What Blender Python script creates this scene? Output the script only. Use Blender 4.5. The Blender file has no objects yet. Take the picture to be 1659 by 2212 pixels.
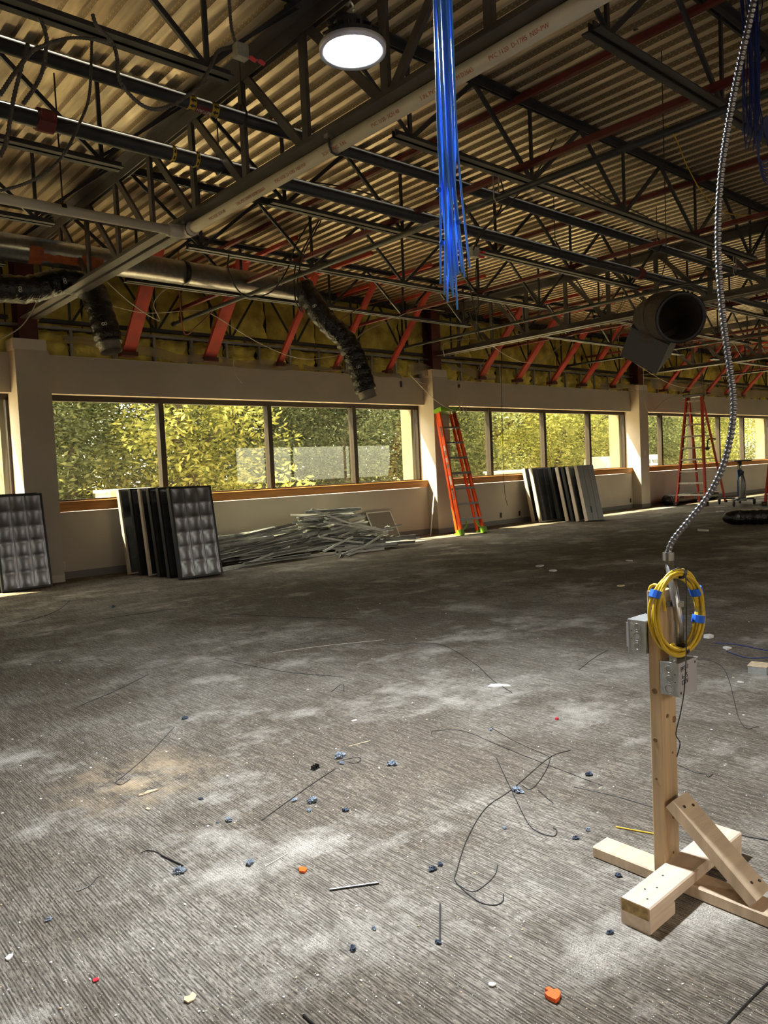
import bpy, math, random
from mathutils import Vector as V, Matrix, noise
random.seed(7)
S = bpy.context.scene
COL = S.collection

# ------------------------------------------------------------------ camera
IW, IH, CX, CY, FPX, HC = 1659, 2212, 829.5, 1106.0, 1637.0, 1.30
yaw, pit, rol = (math.radians(a) for a in (41.17, -3.15, -2.637))
_F = V((math.sin(yaw)*math.cos(pit), math.cos(yaw)*math.cos(pit), math.sin(pit)))
_R = V((math.cos(yaw), -math.sin(yaw), 0)); _U = _R.cross(_F)
CR = _R*math.cos(rol)+_U*math.sin(rol); CU = -_R*math.sin(rol)+_U*math.cos(rol)
CAM = V((0, 0, HC))
cd = bpy.data.cameras.new('camera'); cam = bpy.data.objects.new('camera', cd); COL.objects.link(cam)
cam.matrix_world = Matrix(((CR.x, CU.x, -_F.x, 0), (CR.y, CU.y, -_F.y, 0), (CR.z, CU.z, -_F.z, HC), (0, 0, 0, 1)))
cd.sensor_fit = 'HORIZONTAL'; cd.sensor_width = 36; cd.lens = 36*FPX/IW; cd.clip_start = .05; cd.clip_end = 300
S.camera = cam

def ray(x, y): return CR*(x-CX)-CU*(y-CY)+_F*FPX
def PZ(x, y, z=0.0): d = ray(x, y); return CAM+d*((z-HC)/d.z)
def PY(x, y, Y): d = ray(x, y); return CAM+d*(Y/d.y)
def PX(x, y, X): d = ray(x, y); return CAM+d*(X/d.x)
def PD(x, y, D): d = ray(x, y); return CAM+d*(D/math.hypot(d.x, d.y))

# ------------------------------------------------------------------ world, sun, exposure
w = bpy.data.worlds.new('world'); S.world = w; w.use_nodes = True
nt = w.node_tree; bg = nt.nodes['Background']
sky = nt.nodes.new('ShaderNodeTexSky'); sky.sky_type = 'NISHITA'; sky.sun_disc = False
sky.sun_elevation = math.radians(50); sky.sun_rotation = math.radians(-47); sky.dust_density = 3.0
hs = nt.nodes.new('ShaderNodeMixRGB'); hs.blend_type = 'MIX'; hs.inputs[0].default_value = .55
hs.inputs[2].default_value = (5.2, 4.6, 3.6, 1)
nt.links.new(sky.outputs[0], hs.inputs[1]); nt.links.new(hs.outputs[0], bg.inputs[0]); bg.inputs[1].default_value = 1.1
sl = bpy.data.lights.new('sun', 'SUN'); sun = bpy.data.objects.new('sun', sl); COL.objects.link(sun)
sl.energy = 25; sl.color = (1, .87, .62); sl.angle = math.radians(.6)
sun.rotation_euler = V((.45, -.56, -1.05)).to_track_quat('-Z', 'Y').to_euler()
vs = S.view_settings; vs.view_transform = 'Standard'; vs.look = 'None'; vs.gamma = 1; vs.use_curve_mapping = False; vs.exposure = 1.18
LAMP_W = 120.0

# ------------------------------------------------------------------ materials
MATS = {}
def mat(name, col, rough=.6, metal=0.0, var=0.0, vscale=8.0, bump=0.0, bscale=60.0, stretch=None, spec=.5, emit=None, trans=0.0):
    if name in MATS: return MATS[name]
    m = bpy.data.materials.new(name); m.use_nodes = True; MATS[name] = m
    n = m.node_tree.nodes; L = m.node_tree.links; b = n['Principled BSDF']
    b.inputs['Base Color'].default_value = (*col, 1); b.inputs['Roughness'].default_value = rough
    b.inputs['Metallic'].default_value = metal; b.inputs['Specular IOR Level'].default_value = spec
    if trans: b.inputs['Transmission Weight'].default_value = trans
    if emit: b.inputs['Emission Color'].default_value = (*emit[0], 1); b.inputs['Emission Strength'].default_value = emit[1]
    if var or bump:
        tc = n.new('ShaderNodeTexCoord'); mp = n.new('ShaderNodeMapping'); L.new(tc.outputs['Object'], mp.inputs[0])
        if stretch: mp.inputs['Scale'].default_value = stretch
        if var:
            nz = n.new('ShaderNodeTexNoise'); nz.inputs['Scale'].default_value = vscale; nz.inputs['Detail'].default_value = 5
            L.new(mp.outputs[0], nz.inputs['Vector'])
            cr = n.new('ShaderNodeValToRGB'); cr.color_ramp.elements[0].position = .3; cr.color_ramp.elements[1].position = .7
            cr.color_ramp.elements[0].color = (*[max(0, c*(1-var)) for c in col], 1)
            cr.color_ramp.elements[1].color = (*[min(1, c*(1+var)) for c in col], 1)
            L.new(nz.outputs['Fac'], cr.inputs[0]); L.new(cr.outputs[0], b.inputs['Base Color'])
        if bump:
            nb = n.new('ShaderNodeTexNoise'); nb.inputs['Scale'].default_value = bscale; nb.inputs['Detail'].default_value = 4
            L.new(mp.outputs[0], nb.inputs['Vector'])
            bp = n.new('ShaderNodeBump'); bp.inputs['Strength'].default_value = bump; bp.inputs['Distance'].default_value = .02
            L.new(nb.outputs['Fac'], bp.inputs['Height']); L.new(bp.outputs[0], b.inputs['Normal'])
    return m

M_dry = mat('drywall', (.53, .475, .405), .8, var=.06, vscale=1.5)
M_drygap = mat('drywall_reveal', (.68, .62, .54), .7)
M_base = mat('rubber_base', (.20, .19, .18), .6)
M_steel = mat('joist_paint', (.030, .031, .038), .48, var=.3, vscale=5)
M_girder = mat('girder_paint', (.075, .066, .064), .5, var=.4, vscale=3)
M_cold = mat('column_primer', (.10, .026, .020), .6, var=.3, vscale=4)
M_red = mat('red_primer', (.40, .040, .030), .55, var=.25, vscale=5)
M_redd = mat('dark_red_primer', (.13, .020, .018), .6, var=.25, vscale=5)
M_galv = mat('galvanized', (.40, .40, .40), .30, .9, var=.2, vscale=20)
M_galvd = mat('stud_galvanized', (.33, .32, .30), .5, .5, var=.2, vscale=9)
M_wht = mat('white_paint', (.72, .71, .68), .5)
M_whtm = mat('grid_white', (.78, .78, .74), .35, 0, var=.12, vscale=6)
M_blk = mat('black_plastic', (.012, .012, .013), .35)
M_pipe = mat('black_pipe', (.022, .023, .026), .42, var=.3, vscale=12)
M_pvc = mat('pvc', (.55, .51, .44), .45, var=.08, vscale=3)
M_ink = mat('red_ink', (.42, .10, .05), .6)
M_kink = mat('black_ink', (.02, .02, .025), .6)
M_wink = mat('white_ink', (.75, .74, .72), .6)
M_yel = mat('yellow_band', (.62, .42, .04), .5)
M_mar = mat('maroon_label', (.16, .02, .03), .5)
M_flex = mat('duct_jacket', (.006, .006, .007), .20, bump=.9, bscale=28, spec=.6)
M_liner = mat('duct_liner', (.26, .24, .21), .35, .5, bump=.5, bscale=40)
M_ins = mat('fiberglass', (.80, .56, .13), .95, var=.55, vscale=3.2, bump=1.0, bscale=14)
M_lum = mat('lumber', (.60, .455, .31), .65, var=.16, vscale=3, stretch=(1, 14, 1), bump=.12, bscale=40)
M_lumv = mat('lumber_post', (.46, .315, .17), .65, var=.2, vscale=3, stretch=(14, 14, .8), bump=.1, bscale=40)
M_lumx = mat('lumber_base', (.64, .50, .37), .65, var=.14, vscale=3, stretch=(1, 14, 14), bump=.12, bscale=40)
M_end = mat('lumber_end', (.36, .24, .10), .8, var=.4, vscale=60)
M_knot = mat('knot', (.16, .08, .03), .7, var=.5, vscale=90)
M_screw = mat('screw', (.05, .045, .04), .4, .8)
M_oak = mat('sill_wood', (.50, .20, .035), .42, var=.25, vscale=4, stretch=(.5, 10, 10))
M_brz = mat('bronze_frame', (.055, .042, .032), .45, .4)
M_org = mat('fiberglass_orange', (.86, .10, .012), .38, var=.1, vscale=8)
M_orgd = mat('old_fiberglass', (.52, .060, .035), .5, var=.25, vscale=9)
M_lime = mat('lime_plastic', (.22, .46, .03), .45)
M_step = mat('step_aluminium', (.30, .30, .30), .42, .6, var=.2, vscale=30)
M_stepl = mat('worn_step', (.52, .47, .42), .5, .3, var=.3, vscale=25)
M_blue = mat('blue_cable', (.09, .33, .95), .33)
M_dblue = mat('navy_cable', (.012, .028, .16), .4)
M_tape = mat('blue_tape', (.012, .13, .72), .7)
M_yc = mat('yellow_cable', (.60, .40, .018), .42)
M_wc = mat('white_cable', (.55, .50, .42), .5)
M_bc = mat('black_cable', (.025, .024, .023), .45)
M_cu = mat('copper_cable', (.42, .14, .06), .45)
M_mc = mat('armoured_cable', (.24, .24, .26), .25, .95)
M_mcd = mat('dull_armoured_cable', (.11, .105, .10), .45, .7)
M_box = mat('box_galv', (.44, .45, .43), .42, .65, var=.15, vscale=40)
M_boxw = mat('box_cover', (.50, .48, .50), .45, .45)
M_nut = mat('wire_nut', (.62, .03, .05), .4)
M_lens = mat('lamp_lens', (1, 1, 1), .4, emit=((.93, .97, 1.0), 40))
M_lring = mat('lamp_ring', (.62, .64, .70), .35, .2)
M_lbody = mat('lamp_body', (.04, .04, .045), .4, .5)
M_louv = mat('louver', (.21, .215, .235), .25, .85, var=.15, vscale=5)
M_pan = mat('fixture_pan', (.055, .055, .058), .45, .3)
M_panl = mat('fixture_back', (.30, .29, .29), .45, .4, var=.08, vscale=3)
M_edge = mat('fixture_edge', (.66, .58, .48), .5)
M_box2 = mat('diffuser_grey', (.085, .083, .080), .55)
M_orgpl = mat('orange_plastic', (.95, .13, .01), .45)
M_fluff = mat('blue_fluff', (.26, .30, .36), .95, var=.3, vscale=120, bump=.8, bscale=200)
M_dfluff = mat('dark_fluff', (.07, .09, .13), .95, var=.4, vscale=120, bump=.8, bscale=200)
M_chip = mat('gypsum', (.62, .60, .57), .9, var=.1, vscale=50)
M_chipt = mat('tan_chip', (.60, .47, .30), .9, var=.2, vscale=60)
M_bark = mat('bark', (.09, .065, .045), .9, var=.4, vscale=12, bump=.6, bscale=30)
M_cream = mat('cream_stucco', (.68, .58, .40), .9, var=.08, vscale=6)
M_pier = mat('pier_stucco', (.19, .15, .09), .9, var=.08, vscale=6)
M_pale = mat('pale_green_paint', (.55, .62, .54), .7)
M_car = mat('white_car', (.42, .42, .41), .25)
M_cglass = mat('car_glass', (.02, .025, .03), .08)
M_tire = mat('tire', (.018, .018, .018), .8)
M_bluem = mat('blue_mast', (.03, .07, .22), .4, .2)
M_cyl = mat('gas_cylinder', (.34, .35, .35), .35, .6)
M_card = mat('paper_label', (.62, .58, .52), .7)

def glass_mat(name, tint, rough=0.0, ior=1.45, haze=0.0):
    m = bpy.data.materials.new(name); m.use_nodes = True; n = m.node_tree.nodes; L = m.node_tree.links
    n.remove(n['Principled BSDF']); o = n['Material Output']
    t = n.new('ShaderNodeBsdfTransparent'); t.inputs[0].default_value = (*tint, 1)
    g = n.new('ShaderNodeBsdfGlossy'); g.inputs['Roughness'].default_value = rough
    ge = n.new('ShaderNodeNewGeometry'); dt = n.new('ShaderNodeVectorMath'); dt.operation = 'DOT_PRODUCT'
    L.new(ge.outputs['Incoming'], dt.inputs[0]); L.new(ge.outputs['Normal'], dt.inputs[1])
    def mm(op, a, b_):
        q = n.new('ShaderNodeMath'); q.operation = op
        for i, v in enumerate((a, b_)):
            if isinstance(v, (int, float)): q.inputs[i].default_value = v
            else: L.new(v, q.inputs[i])
        return q.outputs[0]
    f0 = ((ior-1)/(ior+1))**2
    fres = mm('ADD', f0, mm('MULTIPLY', 1-f0, mm('POWER', mm('SUBTRACT', 1.0, mm('ABSOLUTE', dt.outputs['Value'], 0)), 5.0)))
    mx = n.new('ShaderNodeMixShader'); L.new(fres, mx.inputs[0]); L.new(t.outputs[0], mx.inputs[1]); L.new(g.outputs[0], mx.inputs[2])
    if haze:
        d = n.new('ShaderNodeBsdfDiffuse'); d.inputs[0].default_value = (.7, .66, .58, 1)
        m2 = n.new('ShaderNodeMixShader'); m2.inputs[0].default_value = haze
        L.new(mx.outputs[0], m2.inputs[1]); L.new(d.outputs[0], m2.inputs[2]); L.new(m2.outputs[0], o.inputs[0])
    else: L.new(mx.outputs[0], o.inputs[0])
    return m
M_glass = glass_mat('window_glass', (.80, .82, .76), 0, 1.62, .025)
M_poly = glass_mat('poly_sheet', (.86, .84, .78), .2, 1.5, .30)

def leaf_mat(name, c1, c2):
    m = bpy.data.materials.new(name); m.use_nodes = True; n = m.node_tree.nodes; L = m.node_tree.links
    n.remove(n['Principled BSDF']); o = n['Material Output']
    g = n.new('ShaderNodeNewGeometry'); r = n.new('ShaderNodeValToRGB')
    r.color_ramp.elements[0].color = (*c1, 1); r.color_ramp.elements[1].color = (*c2, 1)
    L.new(g.outputs['Random Per Island'], r.inputs[0])
    d = n.new('ShaderNodeBsdfDiffuse'); t = n.new('ShaderNodeBsdfTranslucent'); mx = n.new('ShaderNodeMixShader'); mx.inputs[0].default_value = .45
    L.new(r.outputs[0], d.inputs[0]); L.new(r.outputs[0], t.inputs[0]); L.new(d.outputs[0], mx.inputs[1]); L.new(t.outputs[0], mx.inputs[2]); L.new(mx.outputs[0], o.inputs[0])
    return m
M_leaf = [leaf_mat('leaf_dark', (.030, .040, .022), (.190, .205, .105)), leaf_mat('leaf_mid', (.050, .070, .030), (.300, .305, .130)), leaf_mat('leaf_sunlit', (.13, .15, .040), (.58, .54, .16))]  # lightest leaf tone carries sunshine in its colour for the brighter panes

def carpet():
    m = bpy.data.materials.new('carpet'); m.use_nodes = True; n = m.node_tree.nodes; L = m.node_tree.links; b = n['Principled BSDF']
    tc = n.new('ShaderNodeTexCoord')
    def nz(sc, det=4, stretch=(1, 1, 1), rough=.55):
        mp = n.new('ShaderNodeMapping'); mp.inputs['Scale'].default_value = stretch; L.new(tc.outputs['Object'], mp.inputs[0])
        q = n.new('ShaderNodeTexNoise'); q.inputs['Scale'].default_value = sc; q.inputs['Detail'].default_value = det; q.inputs['Roughness'].default_value = rough
        L.new(mp.outputs[0], q.inputs['Vector']); return q.outputs['Fac']
    def mth(op, a, bb=None, clamp=False):
        q = n.new('ShaderNodeMath'); q.operation = op; q.use_clamp = clamp
        for i, v in enumerate((a, bb)):
            if v is None: continue
            if isinstance(v, (int, float)): q.inputs[i].default_value = v
            else: L.new(v, q.inputs[i])
        return q.outputs[0]
    def rng(v, a, bb, c=0., d=1.):
        q = n.new('ShaderNodeMapRange'); L.new(v, q.inputs[0])
        for i, x in enumerate((a, bb, c, d)): q.inputs[i+1].default_value = x
        return q.outputs[0]
    sp = n.new('ShaderNodeSeparateXYZ'); L.new(tc.outputs['Object'], sp.inputs[0])
    wob = mth('MULTIPLY', nz(9, 2), .003)
    st = mth('SINE', mth('MULTIPLY', mth('ADD', sp.outputs[0], wob), 2*math.pi/.0088))
    st = rng(st, -.9, .9)
    st2 = rng(nz(1.0, 2, (115, 6, 1)), .40, .60)
    st3 = rng(nz(1.0, 3, (220, 40, 1)), .40, .60)
    rib = mth('ADD', mth('MULTIPLY', st, mth('ADD', .18, mth('MULTIPLY', nz(330, 2), .5))), mth('MULTIPLY', mth('MULTIPLY', st2, st3), .95), True)
    big = mth('ADD', mth('MULTIPLY', nz(.55, 5), .6), mth('MULTIPLY', nz(2.6, 6, (1, 1, 1), .7), .4))
    dustm = rng(big, .46, .66)
    patch = rng(nz(1.1, 7, (1, 1.3, 1), .74), .53, .66)
    fine = nz(260, 3)
    dust = mth('MULTIPLY', mth('ADD', mth('MULTIPLY', dustm, mth('ADD', mth('MULTIPLY', rib, .8), .12)), mth('MULTIPLY', patch, rng(fine, .35, .6)), True), .92)
    spk = mth('MULTIPLY', rng(nz(210, 2, (1, 1, 1), .5), .66, .74), .7)
    c0 = n.new('ShaderNodeMixRGB'); c0.inputs[1].default_value = (.040, .032, .024, 1); c0.inputs[2].default_value = (.215, .178, .136, 1); L.new(rib, c0.inputs[0])
    c1 = n.new('ShaderNodeMixRGB'); c1.inputs[2].default_value = (.50, .46, .40, 1); L.new(c0.outputs[0], c1.inputs[1]); L.new(dust, c1.inputs[0])
    # saw dust
    vd = n.new('ShaderNodeVectorMath'); vd.operation = 'DISTANCE'; L.new(tc.outputs['Object'], vd.inputs[0]); vd.inputs[1].default_value = tuple(PZ(300, 1680, 0))
    saw = mth('MULTIPLY', rng(vd.outputs['Value'], .42, .05), rng(nz(5, 6, (1, 1, 1), .7), .42, .62), True)
    c2 = n.new('ShaderNodeMixRGB'); c2.inputs[2].default_value = (.62, .46, .28, 1); L.new(c1.outputs[0], c2.inputs[1]); L.new(mth('MULTIPLY', saw, .6), c2.inputs[0])
    c3 = n.new('ShaderNodeMixRGB'); c3.inputs[2].default_value = (.62, .60, .56, 1); L.new(c2.outputs[0], c3.inputs[1]); L.new(spk, c3.inputs[0])
    L.new(c3.outputs[0], b.inputs['Base Color']); b.inputs['Roughness'].default_value = .95; b.inputs['Specular IOR Level'].default_value = .15
    bp = n.new('ShaderNodeBump'); bp.inputs['Strength'].default_value = .55; bp.inputs['Distance'].default_value = .004
    L.new(mth('ADD', rib, mth('MULTIPLY', fine, .6)), bp.inputs['Height']); L.new(bp.outputs[0], b.inputs['Normal'])
    return m
M_carpet = carpet()

def deck_mat():
    m = bpy.data.materials.new('galvanized_deck'); m.use_nodes = True; n = m.node_tree.nodes; L = m.node_tree.links; b = n['Principled BSDF']
    tc = n.new('ShaderNodeTexCoord'); sp = n.new('ShaderNodeSeparateXYZ'); L.new(tc.outputs['Object'], sp.inputs[0])
    def mth(op, *a):
        q = n.new('ShaderNodeMath'); q.operation = op
        for i, v in enumerate(a):
            if isinstance(v, (int, float)): q.inputs[i].default_value = v
            else: L.new(v, q.inputs[i])
        return q.outputs[0]
    fx = mth('FRACT', mth('DIVIDE', sp.outputs[0], .1524))          # 0..1 across one rib period
    web = mth('MULTIPLY', mth('GREATER_THAN', fx, .5585), mth('LESS_THAN', fx, .603))   # perforated web of each rib, shade also put into its dark tone
    fy = mth('FRACT', mth('ADD', mth('DIVIDE', sp.outputs[1], .05), mth('MULTIPLY', mth('GREATER_THAN', fx, .58), .5)))
    l1 = mth('FRACT', mth('MULTIPLY', mth('SUBTRACT', fx, .5585), 44.0))
    tab = mth('MULTIPLY', mth('LESS_THAN', fy, .22), mth('MULTIPLY', mth('GREATER_THAN', l1, .3), mth('LESS_THAN', l1, .65)))
    hole_shade = mth('MULTIPLY', web, mth('SUBTRACT', .9, mth('MULTIPLY', tab, .6)))
    mp = n.new('ShaderNodeMapping'); mp.inputs['Scale'].default_value = (5, .8, 1); L.new(tc.outputs['Object'], mp.inputs[0])
    nz = n.new('ShaderNodeTexNoise'); nz.inputs['Scale'].default_value = 3.0; nz.inputs['Detail'].default_value = 4; L.new(mp.outputs[0], nz.inputs['Vector'])
    cr = n.new('ShaderNodeValToRGB'); cr.color_ramp.elements[0].color = (.56, .46, .33, 1); cr.color_ramp.elements[1].color = (.92, .78, .56, 1)
    cr.color_ramp.elements[0].position = .3; cr.color_ramp.elements[1].position = .7
    L.new(nz.outputs['Fac'], cr.inputs[0])
    mx = n.new('ShaderNodeMixRGB'); mx.inputs[2].default_value = (.24, .195, .135, 1); L.new(cr.outputs[0], mx.inputs[1]); L.new(hole_shade, mx.inputs[0])
    L.new(mx.outputs[0], b.inputs['Base Color']); b.inputs['Metallic'].default_value = .5; b.inputs['Roughness'].default_value = .34
    n2 = n.new('ShaderNodeTexNoise'); n2.inputs['Scale'].default_value = 7; n2.inputs['Detail'].default_value = 2; L.new(tc.outputs['Object'], n2.inputs['Vector'])
    bp = n.new('ShaderNodeBump'); bp.inputs['Strength'].default_value = .14; bp.inputs['Distance'].default_value = .03; L.new(n2.outputs['Fac'], bp.inputs['Height']); L.new(bp.outputs[0], b.inputs['Normal'])
    return m
M_deck = deck_mat()

# ------------------------------------------------------------------ mesh helpers
class MB:
    def __init__(s): s.v = []; s.f = []; s.mi = []
    def add(s, vs, fs, mi=0):
        o = len(s.v); s.v += [tuple(p) for p in vs]; s.f += [tuple(i+o for i in f) for f in fs]; s.mi += [mi]*len(fs); return s
    def box(s, lo, hi, mi=0):
        x0, y0, z0 = lo; x1, y1, z1 = hi
        return s.add([(x0,y0,z0),(x1,y0,z0),(x1,y1,z0),(x0,y1,z0),(x0,y0,z1),(x1,y0,z1),(x1,y1,z1),(x0,y1,z1)],
                     [(3,2,1,0),(4,5,6,7),(0,1,5,4),(1,2,6,5),(2,3,7,6),(3,0,4,7)], mi)
    def prism(s, poly, p, q, up=(0, 0, 1), mi=0, close=True):
        # poly: (side, up) outline swept from p to q
        p, q = V(p), V(q); d = (q-p).normalized(); up = V(up)
        if abs(d.dot(up)) > .99: up = V((0, 1, 0))
        sd = d.cross(up).normalized(); u = sd.cross(d); n = len(poly)
        vs = [p+sd*a+u*b for a, b in poly]+[q+sd*a+u*b for a, b in poly]
        fs = [(i, (i+1) % n, (i+1) % n+n, i+n) for i in range(n)]
        if close: fs += [tuple(range(n-1, -1, -1)), tuple(range(n, 2*n))]
        return s.add(vs, fs, mi)
    def bar(s, p, q, w, t, up=(0, 0, 1), ch=0, mi=0):
        a, b = w/2, t/2
        poly = [(-a,-b),(a,-b),(a,b),(-a,b)] if not ch else [(-a+ch,-b),(a-ch,-b),(a,-b+ch),(a,b-ch),(a-ch,b),(-a+ch,b),(-a,b-ch),(-a,-b+ch)]
        return s.prism(poly, p, q, up, mi)
    def tube(s, pts, r, n=8, cap=True, mi=0):
        pts = [V(p) for p in pts]; m = len(pts); rr = r if hasattr(r, '__len__') else [r]*m
        t0 = (pts[1]-pts[0]).normalized(); a = V((0, 0, 1)) if abs(t0.z) < .9 else V((1, 0, 0)); nrm = t0.cross(a).normalized(); vs = []
        for i, p in enumerate(pts):
            t = (pts[min(i+1, m-1)]-pts[max(i-1, 0)]).normalized(); nrm = (nrm-t*nrm.dot(t)).normalized(); bn = t.cross(nrm)
            for k in range(n):
                an = 2*math.pi*k/n; R_ = rr[i] if not callable(rr[i]) else rr[i](an)
                vs.append(p+(nrm*math.cos(an)+bn*math.sin(an))*R_)
        fs = [(i*n+k, i*n+(k+1) % n, (i+1)*n+(k+1) % n, (i+1)*n+k) for i in range(m-1) for k in range(n)]
        if cap: fs += [tuple(range(n-1, -1, -1)), tuple((m-1)*n+k for k in range(n))]
        return s.add(vs, fs, mi)
    def cyl(s, p, q, r, n=16, r2=None, mi=0): return s.tube([p, q], [r, r if r2 is None else r2], n, True, mi)
    def lathe(s, prof, c, axis='z', n=24, mi=0):
        vs = []
        for (r, h) in prof:
            for k in range(n):
                a = 2*math.pi*k/n; x, y = r*math.cos(a), r*math.sin(a)
                vs.append((c[0]+x, c[1]+y, c[2]+h) if axis == 'z' else ((c[0]+h, c[1]+x, c[2]+y) if axis == 'x' else (c[0]+y, c[1]+h, c[2]+x)))
        m = len(prof); fs = [(i*n+k, i*n+(k+1) % n, (i+1)*n+(k+1) % n, (i+1)*n+k) for i in range(m-1) for k in range(n)]
        fs += [tuple(range(n-1, -1, -1)), tuple((m-1)*n+k for k in range(n))]
        return s.add(vs, fs, mi)
    def mesh(s, name, mats, smooth=False):
        me = bpy.data.meshes.new(name); me.from_pydata(s.v, [], s.f)
        for m in (mats if isinstance(mats, (list, tuple)) else [mats]): me.materials.append(m)
        if any(s.mi): me.polygons.foreach_set('material_index', s.mi)
        if smooth: me.polygons.foreach_set('use_smooth', [True]*len(me.polygons))
        me.update(); return me
    def build(s, name, mats, parent=None, smooth=False): return link(name, s.mesh(name, mats, smooth), parent)

def link(name, data, parent=None):
    o = bpy.data.objects.new(name, data); COL.objects.link(o); o.parent = parent; return o
def tag(o, label, cat, group=None):
    o['label'] = label; o['category'] = cat
    if group: o['group'] = group
    return o
def empty(name, loc=(0, 0, 0), rot=(0, 0, 0)):
    o = bpy.data.objects.new(name, None); COL.objects.link(o); o.location = loc; o.rotation_euler = rot; o.empty_display_size = .1; return o
def thing(name, label, cat, loc=(0, 0, 0), rot=(0, 0, 0), group=None): return tag(empty(name, loc, rot), label, cat, group)
def struct(o): o['kind'] = 'structure'; return o
def copy_tree(o, parent=None):
    c = o.copy(); COL.objects.link(c); c.parent = parent
    for ch in list(o.children): copy_tree(ch, c)
    return c
def spline(pts, sub=8):
    pts = [V(p) for p in pts]
    if len(pts) < 3: return pts
    P = [pts[0]*2-pts[1]]+pts+[pts[-1]*2-pts[-2]]; out = []
    for i in range(1, len(P)-2):
        a, b, c, d = P[i-1:i+3]
        for k in range(sub):
            t = k/sub; out.append(.5*((2*b)+(c-a)*t+(2*a-5*b+4*c-d)*t*t+(3*b-a-3*c+d)*t**3))
    return out+[pts[-1]]
def resample(pts, step):
    out = [pts[0]]; acc = 0
    for a, b in zip(pts, pts[1:]):
        L = (b-a).length
        if L < 1e-9: continue
        t = step-acc
        while t <= L: out.append(a+(b-a)*(t/L)); t += step
        acc = (acc+L) % step if L >= step-acc else acc+L
    out.append(pts[-1]); return out
def text(body, size, loc, rot, m, parent, name='lettering', extr=.0004):
    cu = bpy.data.curves.new(name, 'FONT'); cu.body = body; cu.size = size; cu.extrude = extr; cu.align_x = 'CENTER'; cu.align_y = 'CENTER'; cu.resolution_u = 2
    t = bpy.data.objects.new(name, cu); COL.objects.link(t); me = bpy.data.meshes.new_from_object(t); bpy.data.objects.remove(t)
    me.materials.clear(); me.materials.append(m); o = link(name, me, parent); o.location = loc; o.rotation_euler = rot; return o
def frame_rot(xd, zd):
    xd = V(xd).normalized(); zd = V(zd); zd = (zd-xd*zd.dot(xd)).normalized(); yd = zd.cross(xd)
    return Matrix((xd, yd, zd)).transposed().to_euler()
def wire(name, pts, r, m, label, cat='cable', n=6, sub=8, group=None):
    return tag(MB().tube(spline(pts, sub), r, n).build(name, m, None, True), label, cat, group)
def rib_tube(pts, r, step, amp, n=10):
    p = resample(spline(pts, 14), step/4); rr = [r*(1+amp*math.sin(i*math.pi/2)) for i in range(len(p))]
    return MB().tube(p, rr, n)

# ------------------------------------------------------------------ setting
YW, YG = 10.76, 10.98           # inner face of window wall, glass plane
X0, X1, YB = -4.4, 33.6, -8.0   # room extents
ZD = 4.45                       # underside of deck
COLX = [-4.4, 3.2, 10.8, 18.4, 27.6]; BAYS = [1, 1, 1, 9.2/7.6, 6.0/7.6]

fl = MB().add([(X0, YB, 0), (X1, YB, 0), (X1, 11.1, 0), (X0, 11.1, 0)], [(0, 1, 2, 3)]).build('floor', M_carpet); struct(fl)
fl['label'] = 'dusty ribbed brown carpet floor strewn with demolition debris'

ceil = struct(empty('ceiling')); ceil['label'] = 'underside of corrugated galvanized metal roof deck'
db = MB(); prof = []
for k in range(6):
    x = k*.1524; prof += [(x, .042), (x+.085, .042), (x+.092, 0), (x+.145, 0)]
prof += [(.9144, .042)]
vs = [(x, YB, z) for x, z in prof]+[(x, 11.3, z) for x, z in prof]; n = len(prof)
db.add(vs, [(i+n, i+1+n, i+1, i) for i in range(n-1)]); deckme = db.mesh('deck_sheet', M_deck)
for k in range(int((X1-X0)/.9144)+1):
    o = link('deck_sheet', deckme, ceil); o.location = (X0+k*.9144, 0, ZD+(.002 if k % 2 else 0))
rf = MB().box((X0-.6, YB-.6, ZD+.06), (X1+.6, 11.6, ZD+.4)).build('roof_slab', M_cold, ceil)
rf = MB().box((X0-.6, 11.3, 3.35), (X1+.6, 11.6, ZD+.05)).build('eave_soffit', M_cream, ceil)

ww = struct(empty('wall_window')); ww['label'] = 'long drywall window wall with bare insulation above the header'
MB().box((X0, YW, 0), (X1, 11.05, .92)).build('knee_wall', M_dry, ww)
MB().box((X0, YW, 2.55), (X1, 10.95, 3.06)).build('header', M_dry, ww)
MB().box((X0, YW+.01, 3.06), (X1, 11.12, 3.075)).build('header_cap', M_drygap, ww)
MB().box((X0, 11.0, 3.03), (X1, 11.1, ZD+.06)).build('sheathing', M_girder, ww)
MB().box((X0, 10.95, 2.55), (X1, 11.1, 3.03)).build('lintel', M_cream, ww)
for i, cx_ in enumerate(COLX):
    MB().box((cx_-.21, 10.5, 0), (cx_+.22, 11.05, 3.08)).build('column_cover', M_dry, ww)
    MB().box((cx_-.23, 10.49, 3.08), (cx_+.19, 10.80, 3.22)).build('column_cap', M_drygap, ww)
    c = MB(); c.box((cx_-.12, 10.56, 3.0), (cx_+.12, 10.575, ZD)); c.box((cx_-.12, 10.80, 3.0), (cx_+.12, 10.815, ZD)); c.box((cx_-.008, 10.575, 3.0), (cx_+.008, 10.80, ZD))
    c.build('steel_column', M_cold, ww)
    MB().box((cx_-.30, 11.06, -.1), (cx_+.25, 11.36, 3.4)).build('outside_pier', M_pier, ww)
    MB().box((cx_-.235, 11.05, .2), (cx_-.212, 11.28, 2.50)).build('outside_jamb', M_pale, ww)
bb = struct(empty('baseboard_window')); bb['label'] = 'grey rubber cove base along the window wall'
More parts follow.
